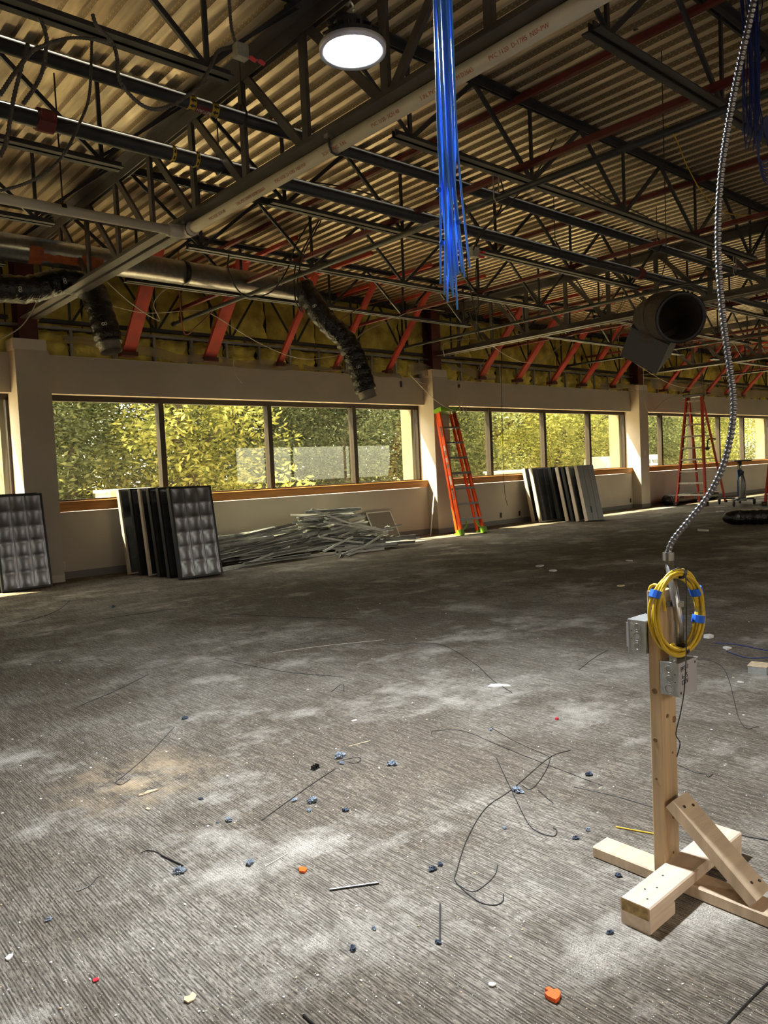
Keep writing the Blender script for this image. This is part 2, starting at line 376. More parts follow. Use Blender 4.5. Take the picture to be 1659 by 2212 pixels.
for i, cx_ in enumerate(COLX):
    MB().box((cx_+.22, YW-.008, 0), ((COLX[i+1]-.21) if i < 4 else X1, YW, .10)).build('base_strip', M_base, bb)
    c = MB(); c.box((cx_-.215, 10.492, 0), (cx_+.225, 10.5, .10)); c.box((cx_-.218, 10.5, 0), (cx_-.21, YW-.008, .10)); c.build('base_strip', M_base if i != 1 else M_drygap, bb)
# windows, mullions, panes and wooden stools, one window for each bay
for i, cx_ in enumerate(COLX):
    a = cx_+.24; b_ = (COLX[i+1] if i < 4 else X1)-.21
    wn = struct(empty('window_%d' % (i+1))); wn['label'] = 'bronze framed window of large panes, bay %d of the window wall' % (i+1)
    fr = MB(); fr.box((a, 10.93, 2.47), (b_, 11.03, 2.55)); fr.box((a, 10.93, 1.06), (b_, 11.03, 1.09)); fr.box((a, 10.93, 1.06), (a+.035, 11.03, 2.5)); fr.box((b_-.035, 10.93, 1.06), (b_, 11.03, 2.5))
    fr.build('frame', M_brz, wn)
    ms = [cx_+m-3.2 for m in (5.135, 7.07, 8.915)] if i < 3 else [20.06, 21.84, 23.60, 25.32] if i == 3 else [29.4, 31.4]
    for m in ms: MB().box((m-.042, 10.90, 1.07), (m+.042, 11.03, 2.52)).build('mullion', M_brz, wn)
    e = [a+.035]+ms+[b_-.035]
    for j in range(len(ms)+1):
        x0, x1 = e[j]+(.042 if j else 0), e[j+1]-(.042 if j < len(ms) else 0)
        MB().box((x0, YG, 1.09), (x1, YG+.006, 2.47)).build('pane', M_glass, wn)
    tr = struct(empty('trim_%d' % (i+1))); tr['label'] = 'orange stained wooden window stool, bay %d' % (i+1)
    MB().bar(((a-.02), 10.835, 1.055), (b_, 10.835, 1.055), .19, .026, ch=.004).build('stool', M_oak, tr)
    MB().box((a-.02, 10.738, .93), (b_, YW, 1.042)).build('apron', M_oak, tr)
# insulated spandrel: batts, studs and track as pieces of the wall
def batt(seed, w_, h_):
    m = MB(); nx, nz_ = 9, 9; vs = []
    for j in range(nz_):
        for i in range(nx):
            u, v = i/(nx-1), j/(nz_-1); e = min(u, 1-u, v, 1-v); q = noise.noise(V((u*4+seed*9, v*4, seed)))
            vs.append((u*w_+.025*noise.noise(V((u*5, v*5, seed+4))), -(.05+.10*min(1, e*5)**.5+.11*q), v*h_+.02*noise.noise(V((u*5, v*5, seed+8)))))
    m.add(vs, [(j*nx+i, j*nx+i+1, (j+1)*nx+i+1, (j+1)*nx+i) for j in range(nz_-1) for i in range(nx-1)])
    return m.mesh('batt', M_ins, True)
lowb = [batt(k, .585, .36) for k in range(5)]; upb = [batt(k+20, 1.0, .90) for k in range(5)]
studme = MB().box((-.02, 10.80, 3.075), (.02, 10.84, 3.44)).mesh('stud', M_galvd)
k = 0; x = X0+.3
while x < X1-1:
    o = link('batt', lowb[k % 5], ww); o.location = (x+.02, 10.99, 3.08)
    o = link('stud', studme, ww); o.location = (x, 0, 0)
    x += .61; k += 1
x = X0+.3; k = 0
while x < X1-1:
    o = link('batt', upb[(k*2) % 5], ww); o.location = (x, 11.0, 3.50); x += 1.02; k += 1
MB().box((X0, 10.79, 3.44), (X1, 10.86, 3.475)).build('track', M_galvd, ww)
MB().box((X0, 10.97, 4.36), (X1, 11.0, ZD+.04)).build('deck_closure', M_girder, ww)
wl = struct(MB().box((X0-.15, YB, 0), (X0, 11.1, ZD)).build('wall_left', M_dry)); wr = struct(MB().box((X1, YB, 0), (X1+.15, 11.1, ZD)).build('wall_right', M_dry))
bk = MB(); bk.box((X0, YB-.15, 0), (17.5, YB, ZD+.05)); bk.box((17.5, YB-.15, 0), (27, YB, 1.0)); bk.box((17.5, YB-.15, 2.6), (27, YB, ZD+.05)); bk.box((27, YB-.15, 0), (X1, YB, ZD+.05)); bk.build('wall_back', M_dry); struct(bpy.data.objects['wall_back'])
wn = struct(empty('window_6')); fr = MB()
for x in (17.52, 20.6, 23.8, 26.92): fr.box((x-.05, YB-.1, 1.0), (x+.05, YB-.02, 2.6))
fr.build('frame', M_brz, wn); MB().box((17.5, YB-.08, 1.0), (27, YB-.074, 2.6)).build('pane', M_glass, wn)
# plates and outlets in the walls
def plate(x, z, m, label, w_=.07, h_=.115, Y=YW, slot=True):
    t = thing('outlet_plate', label, 'outlet', (x, Y, z)); MB().box((-w_/2, -.006, -h_/2), (w_/2, -.0005, h_/2)).build('plate', m, t)
    if slot:
        for dz in (-.026, .026): MB().box((-.012, -.008, dz-.012), (.012, -.006, dz+.012)).build('socket', M_base, t)
p = PY(136, 1222, YW); plate(p.x, p.z, M_drygap, 'cream duplex outlet low on the wall beside the left column')
for (x, y, lab) in ((1122, 1109, 'black open outlet box behind the far stack of fixtures'), (1362, 1081, 'left of the two black outlet boxes near the third column'), (1369, 1080, 'right of the two black outlet boxes near the third column'), (1082, 1113, 'black open outlet box right of the orange ladder'), (866, 830, 'small black box cut into the header left of the second column')):
    p = PY(x, y, YW); plate(p.x, p.z, M_blk, lab, .06, .11, slot=False)
p = PY(1393, 978, 10.49); plate(p.x, p.z, M_drygap, 'pale double switch plate on the third column', .12, .12, 10.49, False)
p = PY(991, 833, YW); plate(p.x, p.z, M_cold, 'small brown box cut into the header right of the second column', .06, .09, slot=False)

# ------------------------------------------------------------------ outside
gr = struct(MB().add([(-60, 11.06, -.12), (120, 11.06, -.12), (120, 90, -.12), (-60, 90, -.12)], [(0, 1, 2, 3)]).build('ground', mat('outside_ground', (.40, .33, .20), .95, var=.4, vscale=.5)))
sw_ = struct(MB().box((-60, 11.06, -.118), (120, 15.0, -.10)).build('bounce_strip', mat('bounce_tan', (.74, .65, .48), .9, var=.08, vscale=2)))  # unseen pale strip added to bounce sunlight up onto the deck
gb = struct(MB().add([(-60, -40, -.12), (120, -40, -.12), (120, YB-.15, -.12), (-60, YB-.15, -.12)], [(0, 1, 2, 3)]).build('ground_back', MATS['outside_ground']))
def foliage(seed, nl, rx, rz, leaf, m):
    rd = random.Random(seed); b = MB(); cl = [(rd.gauss(0, .5)*rx, rd.gauss(0, .5)*rx, rd.uniform(.02, 1)*rz, rd.uniform(.5, 1.1)) for _ in range(70)]
    for _ in range(nl):
        c = rd.choice(cl); d = V((rd.gauss(0, 1), rd.gauss(0, 1), rd.gauss(0, .7))).normalized()*(rd.random()**.4)*c[3]*1.0
        p = V(c[:3])+d; a = V((rd.gauss(0, 1), rd.gauss(0, 1), rd.gauss(0, .5))).normalized(); q = a.cross(V((rd.gauss(0, 1), rd.gauss(0, 1), rd.gauss(0, 1)))).normalized(); s_ = leaf*rd.uniform(.6, 1.3)
        b.add([p-a*s_, p+q*s_*.38, p+a*s_, p-q*s_*.38], [(0, 1, 2, 3)])
    return b.mesh('foliage', m)
def trunk(seed, hgt, r):
    rd = random.Random(seed); b = MB(); pts = [V((rd.uniform(-.15, .15)*i, rd.uniform(-.15, .15)*i, hgt*i/5)) for i in range(6)]; b.tube(spline(pts, 4), [r*(1-.7*i/20) for i in range(21)], 8)
    for k in range(6):
        z = hgt*rd.uniform(.3, .9); a = rd.uniform(0, 6.28); L_ = rd.uniform(1, 2.2); c = V((0, 0, z)); b.tube([c, c+V((math.cos(a)*L_*.6, math.sin(a)*L_*.6, .5*L_)), c+V((math.cos(a)*L_, math.sin(a)*L_, .7*L_))], [r*.35, r*.22, r*.08], 6)
    return b.mesh('trunk', M_bark, True)
FOL = [[foliage(3*v+k, 20000, 2.1, 6.0, (.075, .085, .085)[k], M_leaf[k]) for v in range(2)] for k in range(3)]; TR = [trunk(v, 6, .16) for v in range(3)]
TREES = []
tl = ['dark evergreen tree', 'mid green broadleaf tree', 'sunny yellow-green tree']
spots = [(4.0, 18.2, 0), (6.4, 18.8, 1), (9.0, 17.8, 2), (11.6, 18.6, 0), (14.2, 18.0, 0), (16.8, 19.4, 1), (19.6, 18.4, 1), (22.6, 19.2, 2), (26.0, 18.6, 2), (29.5, 20.0, 2), (33.2, 19.0, 1), (37.0, 20.5, 1), (41.0, 19.5, 2), (46.0, 21.0, 1), (51.0, 20.0, 2),
         (2, 23, 0), (7, 23.5, 0), (12.5, 23, 0), (18, 24, 0), (24, 24.5, 0), (30, 25.5, 1), (36, 26, 0), (43, 27, 2), (50, 27, 0), (58, 29, 1), (66, 30, 0), (1.0, 18.0, 1), (58, 22, 1),
         (5, 28, 0), (9.5, 27, 1), (14, 28.5, 0), (19, 29, 1), (25, 30, 0), (32, 31, 2), (40, 32, 1), (49, 33, 0), (58, 34, 2), (68, 35, 0)]
place = ['at the left end of the first large window', 'behind the left pane of the first large window', 'behind the second pane of the first large window', 'behind the third pane of the first large window', 'behind the fourth pane of the first large window', 'outside left of the orange ladder', 'outside right of the orange ladder', 'behind the second window, left part', 'behind the second window, middle', 'behind the far stack of fixtures', 'outside near the third column', 'behind the tall red ladder', 'behind the far right window', 'at the right edge outside the far window', 'farthest right outside']
for i, (x, y, k) in enumerate(spots):
    lab = '%s %s' % (tl[k], place[i]) if i < 15 else '%s, back row number %s' % (tl[k], (['one', 'two', 'three', 'four', 'five', 'six', 'seven', 'eight', 'nine', 'ten', 'eleven', 'before the row', 'past the row']+['%s of the third row' % q for q in ('one', 'two', 'three', 'four', 'five', 'six', 'seven', 'eight', 'nine', 'ten')])[i-15])
    t = thing('tree', lab, 'tree', (x, y, -.12), (0, 0, i*1.3), 'trees outside the windows')
    s_ = (.85, .95, 1.0)[i % 3]*(1.0 if i < 15 else 1.25 if i < 28 else 1.7); t.scale = (s_, s_, s_)
    f_ = link('foliage', FOL[k][i % 2], t); f_['kind'] = 'stuff'; link('trunk', TR[i % 3], t)
def cabinet(x, y, wd, hg, lab):
    t = thing('utility_cabinet', lab, 'cabinet', (x, y, -.12)); MB().box((-wd/2, -.35, 0), (wd/2, .35, hg-.05)).build('body', M_cream, t); MB().box((-wd/2-.03, -.38, hg-.05), (wd/2+.03, .38, hg)).build('lid', M_pale, t); MB().box((-.01, -.36, .05), (.01, -.352, hg-.1)).build('door_seam', M_base, t)
p = PY(252, 1058, 13.2); cabinet(p.x+.2, 13.2, .9, 1.30, 'cream utility cabinet outside behind the near stack of fixtures')
p = PY(1108, 1045, 14.0); cabinet(p.x, 14.0, 1.6, 1.25, 'cream utility cabinet outside behind the far stack of fixtures')
sh = thing('low_shrub', 'low yellow-green shrub outside under the left window pane', 'shrub', tuple(PY(180, 1075, 12.6).xy)+(-.12,)); f_ = link('foliage', foliage(77, 900, .35, 1.0, .05, M_leaf[2]), sh); f_['kind'] = 'stuff'; f_.scale = (.7, .5, .85)
def van(x, y, lab):
    t = thing('parked_car', lab, 'car', (x, y, -.12), (0, 0, .15)); t.scale = (1, 1, .84)
    MB().prism([(-.9, .35), (.9, .35), (.9, 1.0), (.78, 1.75), (.6, 1.85), (-.6, 1.85), (-.78, 1.75), (-.9, 1.0)], (-2.3, 0, 0), (1.3, 0, 0)).build('body', M_car, t)
    MB().prism([(-.88, .35), (.88, .35), (.88, 1.0), (.8, 1.08), (-.8, 1.08), (-.88, 1.0)], (1.3, 0, 0), (2.4, 0, 0)).build('hood', M_car, t)
    for s_ in (-1, 1):
        for xx in (-1.9, -.8, .3): MB().box((xx, s_*.80-.03, 1.12), (xx+.9, s_*.80+.06, 1.62)).build('side_window', M_cglass, t)
        for xx in (-1.5, 1.55): MB().lathe([(.33, -.1), (.33, .1)], (xx, s_*.85, .33), 'y', 16).build('wheel', M_tire, t)
va = PY(1345, 1000, 16.4); van(va.x+.6, 16.4, 'white car parked outside left of the third column')
va = PY(1424, 1000, 16.0); van(va.x-2.3, 16.0, 'white car parked outside right of the third column')

# ------------------------------------------------------------------ roof steel
ROWS = [9.08, 7.46, 5.86, 4.18, 2.50, .86, -.80, -2.45, -4.1, -5.75]
ROWN = ['nearest the window wall', 'second from the window wall', 'third from the window wall', 'fourth from the window wall', 'fifth from the window wall', 'sixth from the window wall', 'seventh from the window wall', 'eighth from the window wall', 'ninth from the window wall', 'tenth from the window wall']
BAYN = ['left bay', 'middle bay', 'right bay', 'far right bay', 'last bay']
def dbl_angle(axis, a, b, z, leg, gap, down):
    # two angles back to back along axis; down=True puts the flat legs at the bottom
    m = MB(); t = .009
    for s in (-1, 1):
        i, o_ = s*gap/2, s*(gap/2+leg); vt = s*(gap/2+t)
        for lo, hi, z0, z1 in ((min(i, o_), max(i, o_), z if down else z-t, z+t if down else z), (min(i, vt), max(i, vt), z if down else z-leg, z+leg if down else z)):
            m.box((a, lo, z0), (b, hi, z1)) if axis == 'x' else m.box((lo, a, z0), (hi, b, z1))
    return m
JB = [.89, 2.36, 3.86, 5.36, 6.80]; JT = [1.63, 3.13, 4.60, 6.07]
j_bot = dbl_angle('x', .72, 6.95, 3.745, .052, .022, True).mesh('bottom_chord', M_steel)
j_top = dbl_angle('x', .03, 7.57, ZD-.002, .055, .022, False).mesh('top_chord', M_steel)
j_seats = MB().box((.02, -.07, 4.385), (.16, .07, 4.40)).box((7.44, -.07, 4.385), (7.58, .07, 4.40)).mesh('bearing_seat', M_steel)
j_web = []
for x in JB: j_web.append(MB().bar((x, 0, 3.77), (x, 0, 4.42), .030, .020, (0, 1, 0)).mesh('web_vertical', M_steel))
dg = []
for i, x in enumerate(JT): dg += [(JB[i], x), (JB[i+1], x)]
for a, b in dg: j_web.append(MB().bar((a, 0, 3.775), (b, 0, 4.405), .034, .024, (0, 1, 0)).mesh('web_diagonal', M_steel))
for a, b in ((.12, .89), (7.48, 6.80)): j_web.append(MB().bar((a, -.012, 4.40), (b, -.012, 3.775), .022, .016, (0, 1, 0)).bar((a+.05, .012, 4.40), (b+.05*(1 if a < 1 else -1), .012, 3.775), .022, .016, (0, 1, 0)).mesh('end_strut', M_steel))
for bi in range(5):
    for ri, y in enumerate(ROWS):
        t = thing('bar_joist', 'dark steel open web roof joist, %s, %s' % (ROWN[ri], BAYN[bi]), 'joist', (COLX[bi], y, 0), group='open web roof joists'); t.scale = (BAYS[bi], 1, 1)
        link('bottom_chord', j_bot, t); link('top_chord', j_top, t); link('bearing_seat', j_seats, t)
        for m in j_web: link(m.name.split('.')[0], m, t)
g_bot = dbl_angle('y', YB+.05, 10.50, 3.48, .10, .035, True).mesh('bottom_chord', M_girder)
g_top = dbl_angle('y', YB+.05, 10.50, 4.384, .11, .035, False).mesh('top_chord', M_girder)
g_web = []; y = 10.0; k = 0
ys = [9.96, 9.14, 8.33, 7.52, 6.72, 5.90, 5.08, 4.28, 3.46, 2.64, 1.82, 1.0, .18, -.64, -1.46, -2.28, -3.1, -3.92, -4.74, -5.56, -6.38, -7.2]
for k, y in enumerate(ys):
    g_web.append(MB().bar((0, y, 3.52), (0, y, 4.36), .065, .030, (1, 0, 0)).mesh('web_vertical', M_girder))
    if k < len(ys)-1:
        a, b = (4.34, 3.53) if (y > 4.5 or k % 2) else (3.53, 4.34)
        g_web.append(MB().bar((0, y-.03, a), (0, ys[k+1]+.03, b), .060, .030, (1, 0, 0)).mesh('web_diagonal', M_girder))
for i, n_ in enumerate(['far left column', 'left column by the lamp', 'second column behind the orange ladder', 'third column', 'fourth column']):
    if i == 0: continue
    t = thing('joist_girder', 'deep dark steel roof girder resting on the %s' % n_, 'girder', (COLX[i], 0, 0), group='roof girders')
    link('bottom_chord', g_bot, t); link('top_chord', g_top, t)
    for m in g_web: link(m.name.split('.')[0], m, t)
# spandrel truss in front of the insulation, one for each bay
sw = [dbl_angle('x', .2, 7.4, 3.50, .05, .02, True).mesh('bottom_chord', M_steel), dbl_angle('x', .2, 7.4, 4.44, .05, .02, False).mesh('top_chord', M_steel)]
for k in range(6):
    x = .6+k*1.25; sw.append(MB().bar((x, 0, 3.52), (x, 0, 4.42), .03, .02, (0, 1, 0)).mesh('web_vertical', M_steel))
    if k < 5: sw.append(MB().bar((x+.02, 0, 3.52), (x+.62, 0, 4.42), .03, .02, (0, 1, 0)).mesh('web_diagonal', M_steel)); sw.append(MB().bar((x+1.23, 0, 3.52), (x+.64, 0, 4.42), .03, .02, (0, 1, 0)).mesh('web_diagonal', M_steel))
for bi in range(5):
    t = thing('spandrel_truss', 'dark steel truss against the yellow insulation, %s' % BAYN[bi], 'truss', (COLX[bi], 10.72, 0), group='trusses along the window wall'); t.scale = (BAYS[bi], 1, 1)
    for m in sw: link(m.name.split('.')[0], m, t)
# red bridging angles (run towards the wall) and red wall braces
def bridging(x, z, lab):
    m = MB(); m.box((x-.004, -6, z), (x+.004, 10.7, z+.045)); m.box((x, -6, z), (x+.045, 10.7, z+.006)); tag(m.build('bridging_angle', M_redd), lab, 'steel angle', 'red bridging angles')
for bi in range(4):
    for (dx, nm) in ((2.12, 'left'), (5.30, 'right')):
        if bi == 0 and nm == 'left': continue
        for z, hl in ((3.80, 'lower'), (4.37, 'upper')): bridging(COLX[bi]+dx, z, '%s red bridging angle crossing the joists, %s run of the %s' % (hl, nm, BAYN[bi]))
def brace(x, wd, lab):
    t = thing('red_brace', lab, 'brace', (x, 0, 0), group='red braces above the window header')
    a, b = V((0, 10.60, 3.14)), V((0, 9.42, 4.40)); w2 = wd/2
    MB().prism([(-w2, .0), (w2, .0), (w2, .05), (w2-.01, .05), (w2-.01, .01), (-w2+.01, .01), (-w2+.01, .05), (-w2, .05)], a, b, (0, -1, 1)).build('channel', M_red, t)
    MB().box((-w2-.02, 10.55, 3.10), (w2+.02, 10.72, 3.16)).build('foot_plate', M_cold, t)
    MB().bar((.03, 10.5, 4.37), (.03, 8.2, 4.37), .05, .05).build('strut', M_red, t)
ordn = ['first', 'second', 'third', 'fourth', 'fifth', 'sixth']
for bi, xs, wd in ((1, [4.56, 5.85, 7.14, 8.32, 9.55], [.19, .20, .10, .10, .10]), (2, [12.15, 13.37, 14.63, 15.83, 17.10], [.16]*5), (3, [19.7, 20.95, 22.2, 23.4, 24.6], [.15]*5), (4, [27.2, 28.5, 29.7], [.15]*3), (0, [-2.6, -1.3, 0, 1.3, 2.2], [.15]*5)):
    for k, x in enumerate(xs): brace(x, wd[k], 'slanted red steel brace, %s from the left in the %s' % (ordn[k], BAYN[bi]))

# ------------------------------------------------------------------ pipes and ducts overhead
def hanger(parent, top, pipe, r):
    MB().cyl(top, (pipe[0], pipe[1], pipe[2]+r+.06), .005, 6).build('hanger_rod', M_pipe, parent)
    m = MB(); n = 14; vs = []
    for k in range(n+1):
        a = math.pi*(k/n)+math.pi; q = V((0, math.cos(a)*(r+.008), math.sin(a)*(r+.008)))
        vs.append(V(pipe)+q)
    pts = [V(pipe)+V((0, -.012, r+.06)), V(pipe)+V((0, -(r+.008), .02))]+vs[1:-1]+[V(pipe)+V((0, r+.008, .02)), V(pipe)+V((0, .012, r+.06))]
    m.tube(pts, .010, 6); m.build('clevis', M_pipe, parent)
def pipe_x(name, a, b, Y, Z, r, m, label):
    t = thing(name, label, 'pipe', (0, 0, 0)); MB().tube([(a, Y, Z), (b, Y, Z)], r, 18).build('pipe_run', m, t, True); return t
p1 = PZ(310, 190, 3.95); p2 = PZ(240, 298, 3.80)
pa = pipe_x('black_pipe', X0, X1-.2, p1.y, 3.95, .048, M_pipe, 'black steel pipe with yellow arrow bands, nearer of the two large pipes')
pb = pipe_x('black_pipe', X0, X1-.2, p2.y, 3.80, .058, M_pipe, 'black steel pipe with red coupling, farther of the two large pipes')
for px_, py_ in ((523, 232), (1420, 530)): q = PY(px_, py_, p1.y); hanger(pa, (q.x, p1.y, ZD), (q.x, p1.y, 3.95), .048)
for px_, py_ in ((474, 357), (1200, 545)): q = PY(px_, py_, p2.y); hanger(pb, (q.x, p2.y, ZD), (q.x, p2.y, 3.80), .058)
q = PY(97, 262, p2.y); cp = MB(); cp.lathe([(.06, -.06), (.075, -.055), (.078, 0), (.075, .055), (.06, .06)], (q.x, p2.y, 3.80), 'x', 18); cp.box((q.x-.05, p2.y-.10, 3.77), (q.x+.05, p2.y-.065, 3.83)); cp.box((q.x-.05, p2.y+.065, 3.77), (q.x+.05, p2.y+.10, 3.83)); cp.build('coupling', M_redd, pb)
q = PY(1380, 590, p2.y); MB().lathe([(.06, -.06), (.08, -.055), (.08, .055), (.06, .06)], (q.x, p2.y, 3.80), 'x', 18).build('coupling', M_redd, pb)
def band(parent, x, Y, Z, r, wd, arrow):
    b = MB().lathe([(r+.0015, -wd/2), (r+.0015, wd/2)], (x, Y, Z), 'x', 24).build('arrow_band', M_yel, parent, True)
    for k in range(7 if arrow == 'small' else 6):
        an = -math.pi/2+(k-3)*.75; s = .012 if arrow == 'small' else .017
        c = V((x, Y+math.cos(an)*(r+.003), Z+math.sin(an)*(r+.003))); nrm = V((0, math.cos(an), math.sin(an))); tg = V((0, -math.sin(an), math.cos(an)))
        if arrow == 'small': d, sd = tg, V((1, 0, 0))
        else: d, sd = V((-1, 0, 0)), tg
        pts = [c+d*s*1.3, c+sd*s+d*.1*s, c+sd*s*.4+d*.1*s, c+sd*s*.4-d*s*1.2, c-sd*s*.4-d*s*1.2, c-sd*s*.4+d*.1*s, c-sd*s+d*.1*s]
        MB().add([tuple(p) for p in pts], [tuple(range(7))]).build('arrow', M_kink, b)
for px_, py_ in ((411, 214), (460, 231)): q = PY(px_, py_, p1.y); band(pa, q.x, p1.y, 3.95, .048, .055, 'big')
qa, qb = PY(420, 222, p1.y), PY(452, 232, p1.y)
m_ = MB(); nn = 5; vs = []
for xx in (qa.x, qb.x):
    for k in range(nn): an = math.radians(-150+k*17); vs.append((xx, p1.y+math.cos(an)*.0505, 3.95+math.sin(an)*.0505))
m_.add(vs, [(k, k+1, nn+k+1, nn+k) for k in range(nn-1)]).build('return_label', M_mar, pa)
an = math.radians(-116); text('RETURN', .030, ((qa.x+qb.x)/2, p1.y+math.cos(an)*.0525, 3.95+math.sin(an)*.0525), frame_rot((-1, 0, 0), (0, math.cos(an), math.sin(an))), M_wink, pa)
for px_, py_ in ((371, 333), (422, 346)): q = PY(px_, py_, p2.y); band(pb, q.x, p2.y, 3.80, .058, .030, 'small')
# white PVC drain line
e = PZ(400, 503, 3.42); zp = 3.42; pv = thing('pvc_pipe', 'white plastic pipe with red print running under the left girder', 'pipe')
MB().tube([(e.x, -3.0, zp), (e.x, e.y-.10, zp)], .046, 18).build('pipe_run', M_pvc, pv, True)
MB().tube([(X0, e.y+.02, zp+.02), (e.x-.14, e.y, zp)], .040, 18).build('branch_run', M_pvc, pv, True)
MB().tube(spline([(e.x, e.y-.14, zp), (e.x, e.y-.05, zp), (e.x-.04, e.y, zp), (e.x-.16, e.y+.005, zp)], 6), .054, 18).build('elbow', M_pvc, pv, True)
q = PY(415, 495, e.y-.16); MB().tube([(e.x, e.y-.16, zp), (e.x, e.y-.08, zp)], .058, 18).build('coupling_collar', M_pvc, pv, True)
for (px_, py_) in ((413, 480), (725, 310)):
    q = PX(px_, py_, e.x); h_ = empty('x'); COL.objects.unlink(h_); bpy.data.objects.remove(h_)
    m = MB(); m.tube([(e.x-.055, q.y, zp+.08), (e.x-.055, q.y, zp-.01), (e.x-.04, q.y, zp-.045), (e.x, q.y, zp-.056), (e.x+.04, q.y, zp-.045), (e.x+.055, q.y, zp-.01), (e.x+.055, q.y, zp+.03)], .008, 6); m.build('strap', M_pipe, pv); MB().box((e.x-.08, q.y-.02, zp+.04), (e.x-.03, q.y+.02, zp+.075)).build('beam_clamp', M_galv, pv)
q = PY(137, 463, e.y); MB().cyl((q.x, e.y, zp), (q.x, e.y, ZD), .006, 6).build('hanger_rod', M_pipe, pv); MB().lathe([(.044, -.02), (.047, -.02), (.047, .02), (.044, .02)], (q.x, e.y+.01, zp+.01), 'x', 16).build('clevis', M_blk, pv)
for k, yy in enumerate([5.45, 4.95, 4.42, 3.92, 3.42, 2.92, 2.42]):
    an = math.radians(-142+4*(k % 2)); text(['PVC 1120  SCH 40', '3 IN. PVC DWV ASTM D2665', 'PVC 1120  D-1785  NSF-PW', 'SCH 40 PVC  3 IN.'][k % 4], .032, (e.x+math.cos(an)*.0468, yy, zp+math.sin(an)*.0468), frame_rot((0, -1, 0), (math.cos(an), 0, math.sin(an))), M_ink, pv, 'print')
# sprinkler branches
def sprinkler(px0, px1, z, label, drop, y1):
    a = PZ(*px0, z); t = thing('sprinkler_branch', label, 'pipe'); MB().tube([(a.x, a.y, z), (a.x, y1, z)], .026, 12).build('pipe_run', M_pipe, t, True)
    MB().lathe([(.033, -.03), (.033, .03)], (a.x, a.y-.01, z), 'y', 12).build('end_cap', M_pipe, t)
    if drop:
        d = PY(*drop, a.y-.25); MB().tube([(a.x, a.y-.25, z), (a.x, a.y-.25, ZD-.05)], .018, 10).build('riser', M_pipe, t, True); MB().lathe([(.018, 0), (.034, .0), (.034, .06), (.026, .07), (.026, .12), (.018, .12)], (a.x, a.y-.25, z), 'z', 12).build('tee', M_pipe, t)
    for ri in (1, 3): 
        m = MB(); y = ROWS[ri]; m.tube([(a.x-.034, y+.06, 3.76), (a.x-.034, y+.06, z), (a.x, y+.06, z-.036), (a.x+.034, y+.06, z), (a.x+.034, y+.06, 3.76)], .006, 6).build('loop_hanger', M_galvd, t)
    return t
sprinkler((375, 700), 0, 3.56, 'dark sprinkler pipe slanting across the middle bay from the black ducts', (383, 600), -3.0)
sprinkler((859, 754), 0, 3.54, 'dark sprinkler pipe ending above the second window column', (890, 700), -3.0)
sprinkler((1222, 791), 0, 3.52, 'dark sprinkler pipe ending above the far stack of fixtures', (1265, 760), -3.0)
sprinkler((1560, 812), 0, 3.52, 'dark sprinkler pipe at the far right of the ceiling', None, -3.0)
# galvanized round duct and flexible ducts
bd = PZ(640, 627, 3.85); du = thing('round_duct', 'grey galvanized round duct with an orange painted stripe', 'duct'); DR = .145; yd_ = 8.72
r_ = MB().tube([(X0, yd_, 3.85), (bd.x-.02, yd_, 3.85)], DR, 32).build('duct_body', M_galv, du, True)
for px_ in (398,): q = PY(px_, 600, yd_); MB().lathe([(DR+.003, -.03), (DR+.003, .03)], (q.x, yd_, 3.85), 'x', 32).build('joint_band', M_blk, du, True)
M_spray = mat('orange_spray', (.36, .085, .02), .6, var=.3, vscale=14)
for a_, b_ in ((58, 88), (88, 170), (168, 215)):
    xa, xb = PY(a_, 570, yd_).x, PY(b_, 580, yd_).x; m = MB(); vs = []; nk = 7; lo, hi = ((-185, -95) if a_ == 58 else (-160, -125) if a_ == 88 else (-175, -105)); ns = 8
    for i in range(ns+1):
        for k in range(nk):
            an = math.radians(lo+(hi-lo)*k/(nk-1)+(8*noise.noise(V((i*.8, k, a_))) if k in (0, nk-1) else 0)); vs.append((xa+(xb-xa)*i/ns, yd_+math.cos(an)*(DR+.002), 3.85+math.sin(an)*(DR+.002)))
    m.add(vs, [(i*nk+k, i*nk+k+1, (i+1)*nk+k+1, (i+1)*nk+k) for i in range(ns) for k in range(nk-1)]).build('spray_paint', M_spray, du, True)
def flex(name, pts, r, label, torn=True, texts=(), cat='duct', seed=0, cuffr=None):
    t = thing(name, label, cat); p = resample(spline(pts, 12), .022); m = len(p); rr = []
    for i in range(m):
        base = r*(1+.035*math.sin(i*1.15)+.05*noise.noise(V((i*.09, seed, 0))))
        rr.append((lambda b_, i_: (lambda an: b_*(1+.055*noise.noise(V((math.cos(an)*1.6, math.sin(an)*1.6, i_*.22+seed))))))(base, i))
    MB().tube(p, rr, 26).build('jacket', M_flex, t, True)
    if torn:
        d = (p[-1]-p[-4]).normalized(); MB().tube([p[-1]-d*.02, p[-1]+d*.03, p[-1]+d*.06, p[-1]+d*.10], [r*.80, r*.84, r*.80, r*.83], 22, False).build('liner', M_liner, t, True)
    for (f, s) in texts:
        i = int(f*(m-1)); d = (p[min(i+2, m-1)]-p[i-2]).normalized(); view = (CAM-p[i]); view = (view-d*view.dot(d)).normalized()
        text('8', s, p[i]+view*r*1.09, frame_rot(d, view), M_wink, t, 'print')
    return t
flex('flexible_duct', [PY(-110, 640, 8.95), PY(-40, 622, 8.95), PY(60, 625, 8.95), PY(140, 608, 8.95), PY(195, 625, 8.9), PY(212, 660, 8.75), PY(226, 705, 8.65), PY(236, 742, 8.6)], .150, 'black flexible duct sagging left of the left red braces', True, [(.30, .09), (.52, .09), (.93, .09)], seed=1)
